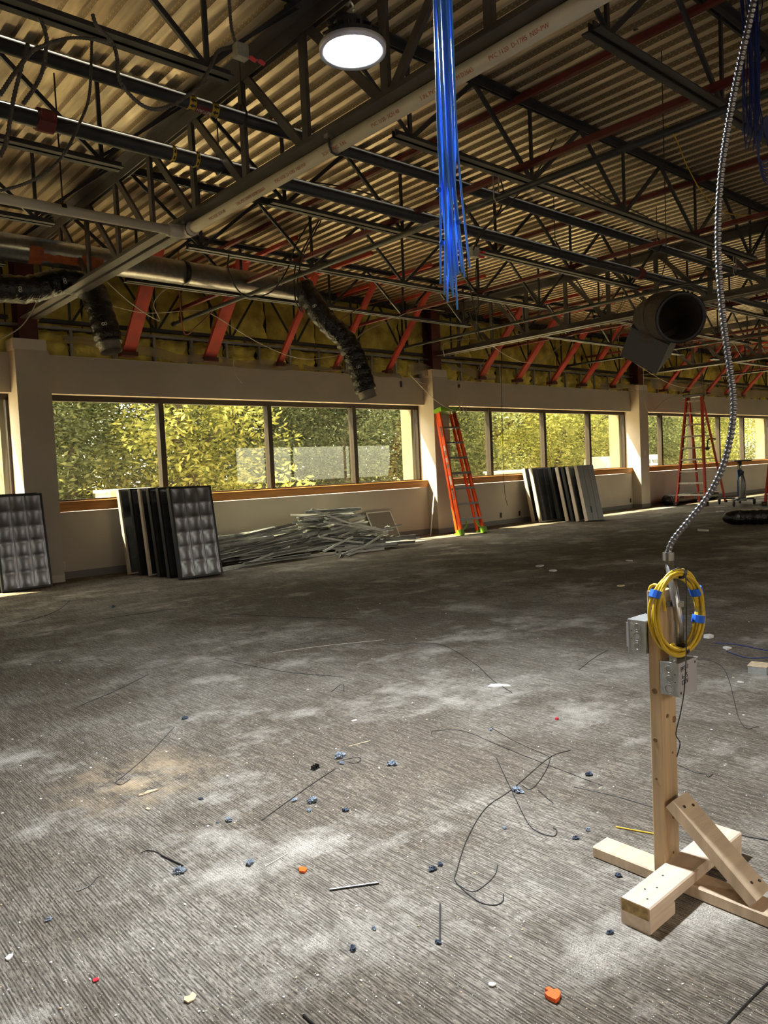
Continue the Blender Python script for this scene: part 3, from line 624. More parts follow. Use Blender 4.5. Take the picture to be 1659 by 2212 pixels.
flex('flexible_duct', [PY(652, 618, yd_), PY(672, 650, 8.6), PY(700, 690, 8.5), PY(740, 728, 8.4), PY(763, 765, 8.3), PY(778, 805, 8.25), PY(791, 845, 8.2)], .150, 'long black flexible duct dangling in front of the window from the round duct', True, [(.22, .09), (.80, .09)], seed=2)
# loose diffuser boot with a flexible collar
def quadbox(c, ax, ay, az, sx, sy, sz):
    m = MB(); vs = [c+ax*sx*a+ay*sy*b+az*sz*d for d in (-.5, .5) for a, b in ((-.5, -.5), (.5, -.5), (.5, .5), (-.5, .5))]
    return m.add(vs, [(3,2,1,0),(4,5,6,7),(0,1,5,4),(1,2,6,5),(2,3,7,6),(3,0,4,7)])
df = thing('diffuser_boot', 'grey square diffuser box with black flexible collar dangling at the right', 'diffuser')
Dd = 6.4; c1, c2, c3, c4 = PD(1363, 706, Dd), PD(1340, 768, Dd+.22), PD(1445, 746, Dd-.02), PD(1417, 809, Dd+.20)
u_ = (c3-c1); v_ = (c2-c1); nf = u_.cross(v_).normalized(); nf = nf if nf.dot(CAM-c1) > 0 else -nf; dp = .29
fm = [c1, c3, c4, c2]; m = MB(); m.add(fm+[p-nf*dp for p in fm], [(0,1,2,3),(7,6,5,4),(0,4,5,1),(1,5,6,2),(2,6,7,3),(3,7,4,0)]); m.build('box', M_box2, df)
cc = c1+u_*.5+v_*.2-nf*dp*.6; e0, e1, e2 = cc-v_.normalized()*.0, PD(1440, 690, Dd+.02), PD(1473, 681, Dd-.30)
pp = resample(spline([cc, PD(1418, 690, Dd+.08), PD(1440, 682, Dd-.02), PD(1469, 686, Dd-.30)], 10), .012)
dm = MB(); dm.tube(pp, [0.18*(1+.03*math.sin(i*1.57)) for i in range(len(pp))], 28, False); dm.tube(list(reversed(pp)), [.161]*len(pp), 28, False); dm.build('flexible_collar', mat('collar_fabric', (.085, .065, .05), .6, bump=.6, bscale=60), df, True)
dd_ = (pp[-1]-pp[-3]).normalized(); nr = [pp[-1]+dd_*.004]; m = MB(); n = 28; a0 = dd_.cross(V((0, 0, 1))).normalized(); b0 = dd_.cross(a0)
vs = [pp[-1]+(a0*math.cos(2*math.pi*k/n)+b0*math.sin(2*math.pi*k/n))*r_2+dd_*o_ for r_2, o_ in ((.160, 0), (.187, 0), (.187, .016), (.160, .016)) for k in range(n)]
m.add(vs, [(i*n+k, i*n+(k+1) % n, ((i+1) % 4)*n+(k+1) % n, ((i+1) % 4)*n+k) for i in range(4) for k in range(n)]); m.build('rim', M_blk, df, True)
MB().tube([c1+u_*.3-nf*.1, PD(1440, 560, Dd+.1), PD(1440, 560, Dd+.1)+V((0, 0, ZD-PD(1440, 560, Dd+.1).z))], .004, 6).build('hanger_wire', M_bc, df)
# poly sheeting left along the header
def poly(px_list, drop, label, seed, Y=10.70):
    m = MB(); P = [PY(x, y, Y) for x, y in px_list]; P = resample(spline(P, 10), .05); vs = []; nk = 6
    for i, p in enumerate(P):
        for k in range(nk):
            f = k/(nk-1); vs.append((p.x, Y-.04-.07*f-.05*abs(noise.noise(V((i*.13, k*.8, seed)))), p.z+drop*(1-f)+.05*noise.noise(V((i*.1, k*.5, seed+5)))))
    m.add(vs, [(i*nk+k, i*nk+k+1, (i+1)*nk+k+1, (i+1)*nk+k) for i in range(len(P)-1) for k in range(nk-1)]); tag(m.build('plastic_sheet', M_poly, None, True), label, 'plastic sheet', 'plastic sheeting along the header')
poly([(135, 748), (220, 755), (330, 775), (480, 792), (640, 805)], .14, 'long crumpled clear plastic strip on the header above the left panes', 1)
poly([(650, 800), (760, 812), (860, 818)], .10, 'clear plastic strip on the header behind the dangling duct', 2)
poly([(880, 812), (905, 806), (935, 818)], .20, 'wad of clear plastic left of the second column', 3)
poly([(965, 800), (1010, 815), (1065, 825)], .16, 'ragged clear plastic flap right of the second column', 4)
poly([(1290, 842), (1340, 842), (1376, 845)], .16, 'clear plastic strip left of the third column', 5)
poly([(1400, 840), (1440, 845), (1500, 852), (1560, 858), (1659, 862)], .28, 'draped clear plastic sheet behind the tall red ladder', 6)

# ------------------------------------------------------------------ cables hanging from the roof
def bundle(name, base, z0, z1, count, spread, m, label, seed, loose=.05):
    t = thing(name, label, 'cables', (0, 0, 0)); rd = random.Random(seed)
    for k in range(count):
        a = rd.uniform(0, 6.28); r = spread*rd.random()**.5; L_ = z0+rd.uniform(-loose, loose*2.2); pts = []
        for i in range(9):
            f = i/8; z = z1+(L_-z1)*f; bulge = 1+.55*math.sin(f*math.pi*1.1)*(.5+rd.random()) ; pinch = .5+.5*abs(f-.62)*1.6
            pts.append((base[0]+math.cos(a+f*.9)*r*bulge*pinch, base[1]+math.sin(a+f*.9)*r*bulge*pinch, z))
        pts[-1] = (pts[-1][0]+rd.uniform(-.03, .03), pts[-1][1]+rd.uniform(-.03, .03), pts[-1][2])
        MB().tube(spline(pts, 6), .0031, 7).build('cable', m, t, True)
    return t
bb_ = PD(970, 400, 2.2); bn = bundle('data_cables', bb_, 1.80, 4.4, 18, .042, M_blue, 'bundle of bright blue data cables hanging down from the roof', 3)
for (px_, py_) in ((948, 410), (955, 525), (990, 480)): q = PD(px_, py_, 2.18); MB().lathe([(.006, -.005), (.008, 0), (.006, .005)], q, 'z', 10).build('tape_tie', M_tape, bn)
b2 = PY(1622, 120, 1.75); bn2 = bundle('data_cables', b2, 2.95, 4.4, 30, .075, M_dblue, 'thick sheaf of dark blue cables at the upper right edge', 9, .04)
for k in range(9):
    c_ = PY(1648+k*3, 305+k*2, 1.75); rr = .085+.008*k
    MB().tube([(c_.x+math.cos(a)*rr*.75, c_.y+math.sin(a*2)*.01+k*.004, c_.z+math.sin(a)*rr*1.25) for a in [i*2*math.pi/28 for i in range(29)]], .0031, 6).build('cable', M_dblue, bn2, True)

def W(name, pts, plane, r, m, label, cat='cable', rib=None, hang=False):
    P_ = [PY(x, y, plane) for x, y in pts]
    if hang: P_ = [V((P_[0].x, P_[0].y, ZD-.01))]+P_
    if rib: return tag(rib_tube(P_, r, rib, .14, 8).build(name, m, None, True), label, cat)
    return wire(name, P_, r, m, label, cat)
W('hanging_cable', [(240, 660), (316, 676), (420, 671), (458, 679), (562, 742), (653, 775), (737, 767)], 9.9, .006, M_wc, 'white cable sagging across the red braces to the black duct')
W('hanging_cable', [(481, 537), (494, 549), (492, 577), (506, 615), (527, 638), (557, 641), (592, 625), (623, 577), (638, 532), (673, 471)], 7.43, .008, M_bc, 'black cable looping below the second joist by the round duct')
W('hanging_cable', [(689, 476), (653, 542), (637, 582), (638, 646), (651, 674)], 7.25, .008, M_bc, 'black cable dropping in front of the flexible duct elbow')
W('hanging_cable', [(693, 478), (660, 540), (645, 590), (643, 640), (655, 676)], 7.2, .007, M_bc, 'thinner black cable beside the drop at the duct elbow')
W('hanging_cable', [(232, 610), (290, 660), (345, 693), (332, 660), (345, 635), (370, 617)], 9.2, .007, M_wc, 'pale cable with stripped end left of the sprinkler pipe')
W('hanging_cable', [(0, 733), (40, 710), (65, 680), (82, 645)], 9.6, .007, M_wc, 'pale cable rising past the left steel column')
W('hanging_cable', [(0, 820/3+65), (15, 300), (28, 220), (45, 150), (60, 95)], 4.0, .010, M_mcd, 'dull armoured cable dangling at the far left edge', rib=.02)
W('armoured_cable', [(200, 31), (209, 55), (240, 88), (252, 120), (255, 160), (270, 192), (305, 226), (340, 236), (380, 222), (425, 190), (452, 150), (470, 112), (500, 101)], 3.6, .0095, M_mcd, 'grey armoured cable drooping in a deep loop at the upper left', rib=.016)
W('armoured_cable', [(495, 0), (500, 60), (510, 95), (520, 108)], 3.6, .0085, M_mcd, 'armoured cable hanging straight down to the steel box', rib=.016)
W('armoured_cable', [(0, 412), (50, 398), (100, 372), (140, 330), (170, 270), (190, 220), (196, 165), (198, 80)], 4.6, .0085, M_mcd, 'armoured cable curving down left of the drooping loop', rib=.016)
W('armoured_cable', [(0, 205), (30, 160), (70, 110), (100, 95), (95, 60), (85, 38)], 3.9, .010, M_mcd, 'armoured cable crossing the black pipe at upper left', rib=.016)
W('armoured_cable', [(97, 95), (150, 82), (200, 84), (245, 90)], 3.9, .008, M_mcd, 'short level armoured cable between the upper left loops', rib=.016)
W('armoured_cable', [(100, 95), (95, 140), (80, 180), (50, 225)], 3.9, .010, M_mcd, 'armoured cable end hanging over the black pipe', rib=.016)
jb = thing('junction_box', 'small steel junction box with two red wire nuts hanging upper left of the lamp', 'box', tuple(PY(520, 112, 3.55)))
MB().box((-.035, -.025, -.035), (.035, .025, .035)).build('box', M_box, jb)
for k, (x, y) in enumerate(((543, 125), (562, 132))):
    q = PY(x, y, 3.5)-jb.location; MB().tube([(0.02, 0, -.02), q*.5+V((0, 0, -.006)), q], .004, 6).build('lead', M_galv, jb); n_ = MB().tube([q-V((.012, 0, 0)), q+V((.0, 0, 0)), q+V((.026, 0, -.008))], [.008, .012, .010], 8).build('wire_nut', M_nut, jb)
W('hanging_cable', [(668, 265/3+305), (720, 400), (800, 420), (880, 455), (960, 480), (1060, 500)], 6.6, .008, M_bc, 'black cable strung along the third joist behind the pipes')
W('hanging_cable', [(890, 230), (960, 255), (1040, 262), (1100, 300), (1200, 345), (1300, 420), (1400, 470)], 5.0, .008, M_bc, 'pair of black cables behind the blue bundle, upper strand')
W('hanging_cable', [(890, 236), (960, 262), (1040, 270), (1100, 310), (1200, 360), (1300, 432), (1400, 480)], 5.02, .007, M_bc, 'pair of black cables behind the blue bundle, lower strand')
W('yellow_cable', [(1212, 40), (1250, 88), (1300, 130), (1360, 178), (1405, 225), (1440, 270), (1460, 300), (1485, 360), (1520, 420), (1560, 455), (1600, 465), (1659, 462)], 3.7, .006, M_yc, 'thin yellow cable hanging across the upper right of the deck')
W('armoured_cable', [(1335, 95), (1310, 125), (1240, 225), (1190, 320), (1150, 385), (1090, 450), (1040, 500), (1022, 540)], 4.5, .007, M_mcd, 'thin armoured cable running down to the box beside the blue bundle', rib=.016)
W('hanging_cable', [(985, 325), (1030, 335), (1065, 365), (1085, 400), (1085, 440), (1065, 475), (1040, 505), (1025, 540)], 5.3, .008, M_bc, 'black cable arching right of the blue bundle')
jb = thing('junction_box', 'small steel junction box with red wire nuts right of the blue bundle', 'box', tuple(PY(1024, 545, 5.3)))
MB().box((-.05, -.03, -.05), (.05, .03, .05)).build('box', M_box, jb)
for (x, y) in ((1042, 545), (1040, 556)): q = PY(x, y, 5.25)-jb.location; MB().tube([(.03, 0, 0), q, q+V((.04, 0, .01))], [.006, .013, .012], 8).build('wire_nut', M_nut, jb)
W('hanging_cable', [(1008, 545), (1010, 600), (1022, 650), (1030, 690), (1034, 735), (1010, 660)], 6.4, .007, M_bc, 'two black cables trailing below the blue bundle', hang=True)
W('hanging_cable', [(1030, 553), (1028, 600), (1034, 660), (1030, 690), (1038, 700)], 6.4, .006, M_bc, 'black cable hanging down from the box beside the blue bundle')
W('hanging_cable', [(960, 770), (958, 745), (990, 735), (1030, 732), (1060, 745), (1090, 765), (1130, 782), (1170, 780), (1215, 742)], 9.4, .006, M_wc, 'white cable sagging between braces right of the second column')
W('hanging_cable', [(730, 790), (760, 745), (790, 715), (850, 690), (900, 668), (960, 672)], 8.8, .006, M_wc, 'white cable curving over the braces left of the second column')
W('hanging_cable', [(880, 808), (905, 825), (940, 833), (980, 833), (1015, 815), (1045, 780), (1065, 744)], 10.66, .006, M_wc, 'pale cable drooping across the header at the second column')
W('hanging_cable', [(885, 808), (915, 840), (945, 868), (975, 885), (992, 888)], 10.2, .006, M_wc, 'pale cable running down to the orange ladder top')
W('hanging_cable', [(1083, 745), (1084, 860), (1086, 960), (1090, 1060), (1096, 1092)], 10.2, .006, M_bc, 'long black wire hanging in front of the window right of the orange ladder', hang=True)
W('copper_cable', [(735, 690), (790, 660), (870, 640), (950, 615), (1000, 612)], 8.9, .007, M_cu, 'copper coloured cable strung below the joists left of the blue bundle')
W('copper_cable', [(395, 712), (430, 700), (470, 660), (495, 640)], 9.6, .009, M_cu, 'short red copper cable hanging from the sprinkler end', hang=True)
W('hanging_cable', [(505, 740), (503, 780), (510, 810), (523, 828)], 10.5, .005, M_wc, 'thin pale wire curling down over the header near the middle')
W('armoured_cable', [(1659, 38), (1600, 38), (1520, 38), (1460, 40), (1400, 55), (1370, 65)], 3.0, .008, M_mcd, 'armoured cable stretched level at the upper right', rib=.014)
for k, (pts, Y, m) in enumerate([([(1290, 650), (1300, 620), (1330, 612), (1345, 640), (1335, 670), (1300, 690)], 8.0, M_bc), ([(1295, 655), (1312, 615), (1345, 615), (1350, 650), (1330, 680)], 8.0, M_bc), ([(1500, 640), (1508, 720), (1516, 800), (1520, 860), (1500, 700)], 9.0, M_bc), ([(1395, 880), (1440, 862), (1470, 850), (1480, 838)], 9.0, M_wc), ([(1340, 755), (1380, 790), (1450, 830), (1500, 838), (1540, 825)], 9.6, M_wc), ([(1475, 560), (1500, 530), (1540, 515), (1600, 520)], 6.0, M_bc), ([(1420, 705), (1460, 760), (1520, 790), (1600, 775), (1659, 740)], 9.0, M_bc), ([(1230, 600), (1290, 625), (1360, 640), (1420, 670)], 7.4, M_bc)]):
    W('hanging_cable', pts, Y, .006, m, ['coil of black cable left of the diffuser box', 'second coil of black cable left of the diffuser box', 'black cable trailing right of the diffuser box', 'pale cable tail above the tall red ladder', 'pale cable sagging below the diffuser box', 'black cable curling at the right under the girder', 'black cable slung between far girders', 'black cable lying along the joist left of the diffuser'][k], hang=k in (3, 4))
# wire coil on the ladder
lc = thing('wire_coil', 'loose coil of thin pale wire hung on the orange ladder top', 'wire')
for (px_, py_, rx, rz, ph) in ((998, 900, .17, .19, 0), (1000, 880, .09, .16, .5), (996, 878, .05, .13, 1.0)):
    c_ = PY(px_, py_, 10.15); MB().tube([c_+V((math.cos(a)*rx, math.sin(a)*.02, math.sin(a)*rz)) for a in [i*2*math.pi/26+ph for i in range(27)]], .006, 6).build('loop', M_bc if ph == 0 else M_wc, lc, True)

# ------------------------------------------------------------------ power stand
st = thing('power_stand', 'temporary power stand of pale lumber with steel boxes at the right', 'stand')
px0, px1, py0, py1 = 2.07, 2.159, 1.15, 1.188
MB().bar(((px0+px1)/2, (py0+py1)/2, .038), ((px0+px1)/2, (py0+py1)/2, .902), .089, .038, (0, 1, 0), .003).build('post', M_lumv, st)
fb = MB().bar((1.82, 1.105, .057), (2.41, 1.115, .057), .089, .038, (0, 0, 1), .004).build('cross_board', M_lumx, st)
MB().box((1.8192, 1.064, .040), (1.8198, 1.146, .074)).build('end_grain', M_end, fb)
MB().bar((1.822, 1.105, .019), (1.96, 1.107, .019), .089, .038, (0, 0, 1), .003).build('foot_block', M_lumx, st)
MB().bar((2.27, 1.113, .019), (2.408, 1.115, .019), .089, .038, (0, 0, 1), .003).build('foot_block', M_lumx, st)
MB().bar((2.115, 1.405, .0195), (2.115, .60, .0195), .089, .037, (0, 0, 1), .004).build('long_board', M_lum, st)
br = MB(); a_, b_ = V((2.118, 1.135, .262)), V((2.118, .905, .062)); d_ = (b_-a_).normalized(); nb_ = V((0, d_.z, -d_.y)); nb_ = nb_ if nb_.z > 0 else -nb_; k_ = .003
br.prism([(-.0445+k_, -.019), (.0445-k_, -.019), (.0445, -.019+k_), (.0445, .019-k_), (.0445-k_, .019), (-.0445+k_, .019), (-.0445, .019-k_), (-.0445, -.019+k_)], a_-d_*.0, b_+d_*.015, nb_)
bo = br.build('diagonal_brace', M_lum, st)
for sx, f in ((-.02, .10), (.02, .13), (-.01, .92), (.025, .95)):
    c_ = a_+(b_-a_)*f+V((sx, 0, 0))+nb_*.0192; MB().cyl(c_, c_+nb_*.002, .0045, 10).build('screw', M_screw, bo)
for (x, y) in ((1.86, 1.09), (1.90, 1.12), (1.93, 1.10), (2.0, 1.12)): MB().cyl((x, y, .0755), (x, y, .0768), .003, 8).build('screw', M_screw, fb)
for (x, z, r) in ((2.125, .20, .006), (2.12, .09, .004), (2.105, .52, .007), (2.145, .50, .011), (2.13, .40, .004)): MB().lathe([(r, 0), (r*.9, -.0012)], (x, py0, z), 'y', 10).build('knot', M_knot, st)
for (y, z, r) in ((1.17, .60, .009), (1.172, .45, .007), (1.168, .85, .006), (1.172, .33, .004)): MB().lathe([(r, 0), (r*.9, -.0012)], (px0, y, z), 'x', 10).build('knot', M_knot, st)
def steel_box(name, lo, hi, face, parent, cover):
    bx_ = MB().box(lo, hi).build(name, M_box, parent); x0_, y0_, z0_ = lo; x1_, y1_, z1_ = hi; zc = [z0_+(z1_-z0_)*f for f in (.20, .5, .80)]; ym = (y0_+y1_)/2
    for i, z in enumerate(zc):
        big = (i == (0 if face < 0 else 1)); r = .0145 if big else .011; m = MB(); n = 24; vs = []
        for rr, o_ in ((r, 0), (r, -.0016), (r-.0016, -.0016), (r-.0016, 0)): vs += [(x0_+o_, ym+math.cos(2*math.pi*k/n)*rr, z+math.sin(2*math.pi*k/n)*rr) for k in range(n)]
        m.add(vs, [(q*n+k, q*n+(k+1) % n, (q+1)*n+(k+1) % n, (q+1)*n+k) for q in range(3) for k in range(n)]); m.build('knockout', M_galv, bx_, True)
        if big: MB().lathe([(.0095, 0), (.009, -.001)], (x0_, ym, z), 'x', 16).build('knockout_disc', M_boxw, bx_)
    for z in (.42, .66): MB().cyl((x0_-.0006, y0_+.010 if face < 0 else y1_-.010, z0_+(z1_-z0_)*z), (x0_+.001, y0_+.010 if face < 0 else y1_-.010, z0_+(z1_-z0_)*z), .0018, 8).build('screw_hole', M_blk, bx_)
    yy = (y0_-.003, y0_) if face < 0 else (y1_, y1_+.003)
    cv = MB().box((x0_-.001, yy[0], z0_-.001), (x1_+.001, yy[1], z1_+.001)).build('cover', M_boxw, bx_)
    if cover: MB().box((x0_+.006, y1_+.003, z0_+.012), (x1_-.006, y1_+.012, z1_-.012)).build('raised_cover', M_boxw, bx_)
    return bx_
zb = PY(1440, 1505, 1.12).z; zt = PY(1440, 1433, 1.12).z
b1 = steel_box('outlet_box', (2.066, 1.092, zb), (2.172, 1.149, zt), -1, st, False)
for k, (tx, dz) in enumerate((('PP2-1', .075), ('6-15', .052), ('120V', .034))): text(tx, .020, (2.099, 1.0885, zb+dz+.005), frame_rot((1, 0, .06), (0, -1, 0)), M_kink, b1, 'handwriting')
for (x, z) in ((2.163, zt-.012), (2.075, zb+.01)): MB().cyl((x, 1.0885, z), (x, 1.0895, z), .004, 10).build('cover_screw', M_screw, b1)
za, zt2 = PY(1380, 1408, 1.22).z, PY(1380, 1338, 1.22).z
steel_box('outlet_box', (2.062, 1.190, za), (2.165, 1.246, zt2), 1, st, True)
# conduit, strap, coil of yellow cable
cu_t = PD(1444, 1206, 2.40); c0_ = V((2.135, 1.120, zt)); MB().tube([c0_, V((2.135, 1.120, .80)), cu_t-V((0, 0, .0))], .0125, 14).build('conduit', M_galv, st, True)
MB().tube([cu_t-V((0, 0, .006)), cu_t+V((0, 0, .018))], .0165, 12).build('conduit_fitting', M_galv, st)
MB().lathe([(.0135, -.007), (.015, -.007), (.015, .007), (.0135, .007)], (2.135, 1.121, .86), 'z', 14).build('strap', M_galv, st); MB().box((2.10, 1.1495-.012, .853), (2.16, 1.1499, .867)).build('strap', M_galv, st)
MB().lathe([(.011, 0), (.011, .016), (.008, .018), (.008, .028)], (2.092, 1.121, zt), 'z', 10).build('cable_clamp', M_galv, st)
yc = thing('yellow_cable_coil', 'coil of yellow cable with blue tape hung on the power stand', 'cable'); cc_ = PD(1461, 1322, 2.37)
ux, uz = V((.93, -.37, 0)).normalized(), V((0.02, 0, 1)).normalized(); un = ux.cross(uz).normalized(); rd = random.Random(4)
for k in range(7):
    ra, rb = .083+rd.uniform(-.007, .007), .118+rd.uniform(-.009, .009); of = rd.uniform(-.014, .014); dx_, dz_ = rd.uniform(-.006, .006), rd.uniform(-.008, .008)
    MB().tube([cc_+ux*(dx_+math.cos(a)*ra)+uz*(dz_+math.sin(a)*rb)+un*(of+.004*math.sin(3*a+k)) for a in [i*2*math.pi/36 for i in range(37)]], .0047, 8).build('loop', M_yc, yc, True)
MB().tube(spline([(2.092, 1.121, zt+.02), (2.092, 1.118, zt+.05), tuple(cc_-uz*.10-ux*.02), tuple(cc_-uz*.116+ux*.03)], 6), .0047, 8).build('tail', M_yc, yc, True)
MB().tube(spline([PD(1402, 1275, 2.40), PD(1407, 1266, 2.40), PD(1420, 1265, 2.39), PD(1432, 1290, 2.37), PD(1436, 1320, 2.37)], 6), .0047, 8).build('tail', M_yc, yc, True)
for an in (150, 28, -14):
    a = math.radians(an); q = cc_+ux*math.cos(a)*.083+uz*math.sin(a)*.118; tg = (-ux*math.sin(a)*.083+uz*math.cos(a)*.118).normalized(); MB().tube([q-tg*.011, q+tg*.011], [.019, .019], 12).build('tape', M_tape, yc)
for an in (75, -72):
    a = math.radians(an); q = cc_+ux*math.cos(a)*.083+uz*math.sin(a)*.118; tg = (-ux*math.sin(a)*.083+uz*math.cos(a)*.118).normalized(); MB().tube([q-tg*.004, q+tg*.004], [.019, .019], 12).build('black_tape', M_blk, yc)
MP = lambda x, y: PD(x, y, 2.40)
mcable = tag(rib_tube([MP(1444, 1204), MP(1444, 1190), MP(1455, 1165), MP(1490, 1122), MP(1530, 1070), MP(1562, 1005), MP(1580, 930), MP(1584, 860), MP(1574, 780), MP(1562, 690), MP(1552, 570), MP(1552, 450), MP(1562, 340), MP(1582, 220), MP(1602, 120), MP(1628, 0), MP(1650, -160), V((2.6, 1.1, 4.4))], .0090, .0135, .17, 12).build('flexible_conduit', M_mc, None, True), 'shiny flexible metal conduit rising from the power stand to the roof', 'conduit')
wire('tie_wire', [PD(1452, 1232, 2.33), PD(1470, 1228, 2.33), PD(1481, 1245, 2.32), PD(1483, 1330, 2.32), PD(1482, 1420, 2.32), PD(1478, 1490, 2.31), PD(1470, 1540, 2.30), PD(1460, 1585, 2.31), PD(1469, 1605, 2.31), PD(1462, 1635, 2.31)], .0017, M_bc, 'thin black tie wire hanging beside the power stand post', 'wire')

# ------------------------------------------------------------------ ladders
def rail(p, q, m, parent, facing, name='rail', d=.078, w_=.03):
    b = MB(); p, q = V(p), V(q); ax = (q-p).normalized(); t = .006; s = facing
    # C channel: web faces outward (x), flanges inward
    b.prism([(-t/2, -d/2), (t/2, -d/2), (t/2, d/2), (-t/2, d/2)], p, q, (0, 1, 0)); 
    for e_ in (-1, 1):
        o_ = V((s*w_/2, e_*d/2, 0)); b.prism([(-w_/2, -t/2), (w_/2, -t/2), (w_/2, t/2), (-w_/2, t/2)], p+o_, q+o_, (0, 1, 0))
    return b.build(name, m, parent)
def ladder(label, loc, rot, H, wb, wt, nsteps, first, open_y, mr, ms, mcap, mfoot, brace_arch=None, group=None, dy=None):
    t = thing('step_ladder', label, 'ladder', loc, rot, group); fy = .0 if dy is None else dy   # dy: front rails lean back by dy over H
    X = lambda f, s: s*(wb/2+(wt/2-wb/2)*f)
    for s in (-1, 1):
        rl = rail((X(0, s), 0, .05), (X(1, s), fy, H-.05), mr, t, -s, 'rail', .078 if open_y < .3 else .11, .03 if open_y < .3 else .04)
        MB().box((X(0, s)-.045, -.055, 0), (X(0, s)+.045, .055, .11)).build('foot', mfoot, t)
        rail((X(0, s)*.93, open_y, .03), (X(1, s)*.9, fy+.09, H-.06), mr, t, -s, 'rear_rail', .05 if open_y < .3 else .075, .024 if open_y < .3 else .034)
        MB().box((X(0, s)*.93-.03, open_y-.03, 0), (X(0, s)*.93+.03, open_y+.03, .07)).build('foot', mfoot, t)
    for k in range(nsteps):
        f = (first+k*.3048)/H; z = first+k*.3048; y = fy*f; w2 = X(f, 1)-.006
        stp = MB(); stp.box((-w2, y-.042, z-.012), (w2, y+.042, z+.012)); stp.box((-w2, y-.046, z-.03), (w2, y-.040, z+.012)); stp.build('step', ms, t)
        if mcap is M_blk or k == 0:
            for s in (-1, 1): MB().bar((s*w2, y+.02, z-.10), (s*(w2-.09), y+.02, z-.012), .018, .006, (0, 1, 0)).build('step_brace', ms, t)
        if open_y > .3 and k in range(nsteps):
            fr_ = z/H; yr = open_y+(fy+.09-open_y)*fr_; w3 = X(f, 1)*.92; MB().box((-w3, yr-.012, z-.015), (w3, yr+.012, z+.015)).build('rear_bar', ms, t)
    MB().prism([(-.06, -.045), (.13, -.045), (.14, .02), (.12, .035), (-.05, .035), (-.07, .02)], (-(wt/2+.045), fy, H-.02), (wt/2+.045, fy, H-.02)).build('top_cap', mcap, t)
    if open_y > .3:
        z = H*.55
        for s in (-1, 1):
            f = z/H; MB().bar((X(f, s), fy*f, z), (X(f, s)*.92, open_y+(fy+.09-open_y)*f, z), .02, .006).build('spreader', ms, t)
    return t
l1 = ladder('bright orange step ladder with lime green feet leaning on the second column', (10.83, 9.82, 0), (-math.atan2(.60, 2.45), 0, -.02), 2.50, .64, .46, 7, .30, .13, M_org, M_step, M_lime, M_lime)
for s in (-1, 1):
    for k in range(5):
        a0, a1 = k*.3, (k+1)*.3
        MB().bar((s*(.30-.17*math.sin(a0)), -.03, .10+.17*(1-math.cos(a0))*1.0), (s*(.30-.17*math.sin(a1)), -.03, .10+.17*(1-math.cos(a1))*1.0), .03, .02, (0, 1, 0)).build('knee_brace', M_lime, l1)
for (z, hh, mm_, w2) in ((2.05, .20, M_blk, .035), (.80, .24, M_blk, .035), (1.72, .10, M_card, .045), (1.62, .09, M_base, .045), (1.48, .09, M_card, .045), (1.36, .09, M_base, .045), (1.08, .17, M_card, .045)):
    f = z/2.5; x = -(.32+(.23-.32)*f); lb = MB().box((x-.0075, -w2/2, z-hh/2), (x-.0035, w2/2, z+hh/2)).build('sticker', mm_, l1)
    if mm_ is M_blk: text('LOUISVILLE', .036, (x-.0085, 0, z), frame_rot((0, 0, -1), (-1, 0, 0)), M_wink, lb)
vd = PD(1490, 1050, 20.9); ang = math.atan2(vd.y, vd.x)
l2 = ladder('tall worn red step ladder standing open by the far windows', (18.95, 9.55, 0), (0, 0, ang-math.pi/2-.35), 2.90, .78, .42, 9, .30, 1.60, M_orgd, M_stepl, M_blk, M_tire, dy=.42)
text('LOUISVILLE', .055, (0, .345, 2.875), frame_rot((1, 0, 0), (0, -1, 0)), M_wink, l2)
hk = MB(); hk.tube(spline([(.30, 1.1, 1.72), (.20, 1.05, 1.74), (.12, 1.02, 1.70), (.10, 1.02, 1.52)], 5), .02, 8); hk.lathe([(.02, 0), (.06, .02), (.06, .06), (.02, .08)], (.10, 1.02, 1.44), 'z', 12); tag(hk.build('work_light', M_blk), 'black clamp lamp hooked on the tall red ladder', 'lamp'); bpy.data.objects['work_light'].parent = None
wl_ = bpy.data.objects['work_light']; wl_.location = l2.location; wl_.rotation_euler = l2.rotation_euler
v3 = PZ(1646, 1094, 0); l3 = ladder('red step ladder cut off by the right edge of the view', (v3.x+.12, v3.y-.36, 0), (0, 0, ang-math.pi/2-.45), 2.30, .70, .42, 7, .30, 1.3, M_orgd, M_stepl, M_blk, M_tire, dy=.36)

# ------------------------------------------------------------------ material lift
lf = thing('material_lift', 'wheeled material lift with blue mast and grey gas cylinder at far right', 'lift', tuple(PZ(1600, 1090, 0).xy)+(0,), (0, 0, .6))
MB().box((-.07, -.05, .12), (.07, .05, .22)).box((-.16, -.12, .10), (.16, .12, .17)).build('base', M_galvd, lf)
for (x, y) in ((-.75, .30), (-.10, -.30), (.62, -.10), (.35, .45)):
    MB().bar((0, 0, .16), (x, y, .16), .05, .04).build('base_leg', M_blk, lf); MB().lathe([(.07, -.02), (.075, -.01), (.075, .01), (.07, .02)], (x, y, .075), 'y', 18).build('caster', M_tire, lf); MB().box((x-.03, y-.035, .07), (x+.03, y+.035, .15)).build('caster_fork', M_galvd, lf)
MB().lathe([(.07, 0), (.07, .68)], (.03, 0, .20), 'z', 20).build('mast', M_bluem, lf, True); MB().lathe([(.052, 0), (.052, .32)], (.03, 0, .80), 'z', 20).build('inner_mast', M_galv, lf, True)
MB().box((-.38, -.20, 1.11), (.40, .20, 1.145)).build('platform', M_blk, lf); MB().box((-.025, -.06, .25), (.0, -.05, .85)).build('scale_label', M_card, lf)
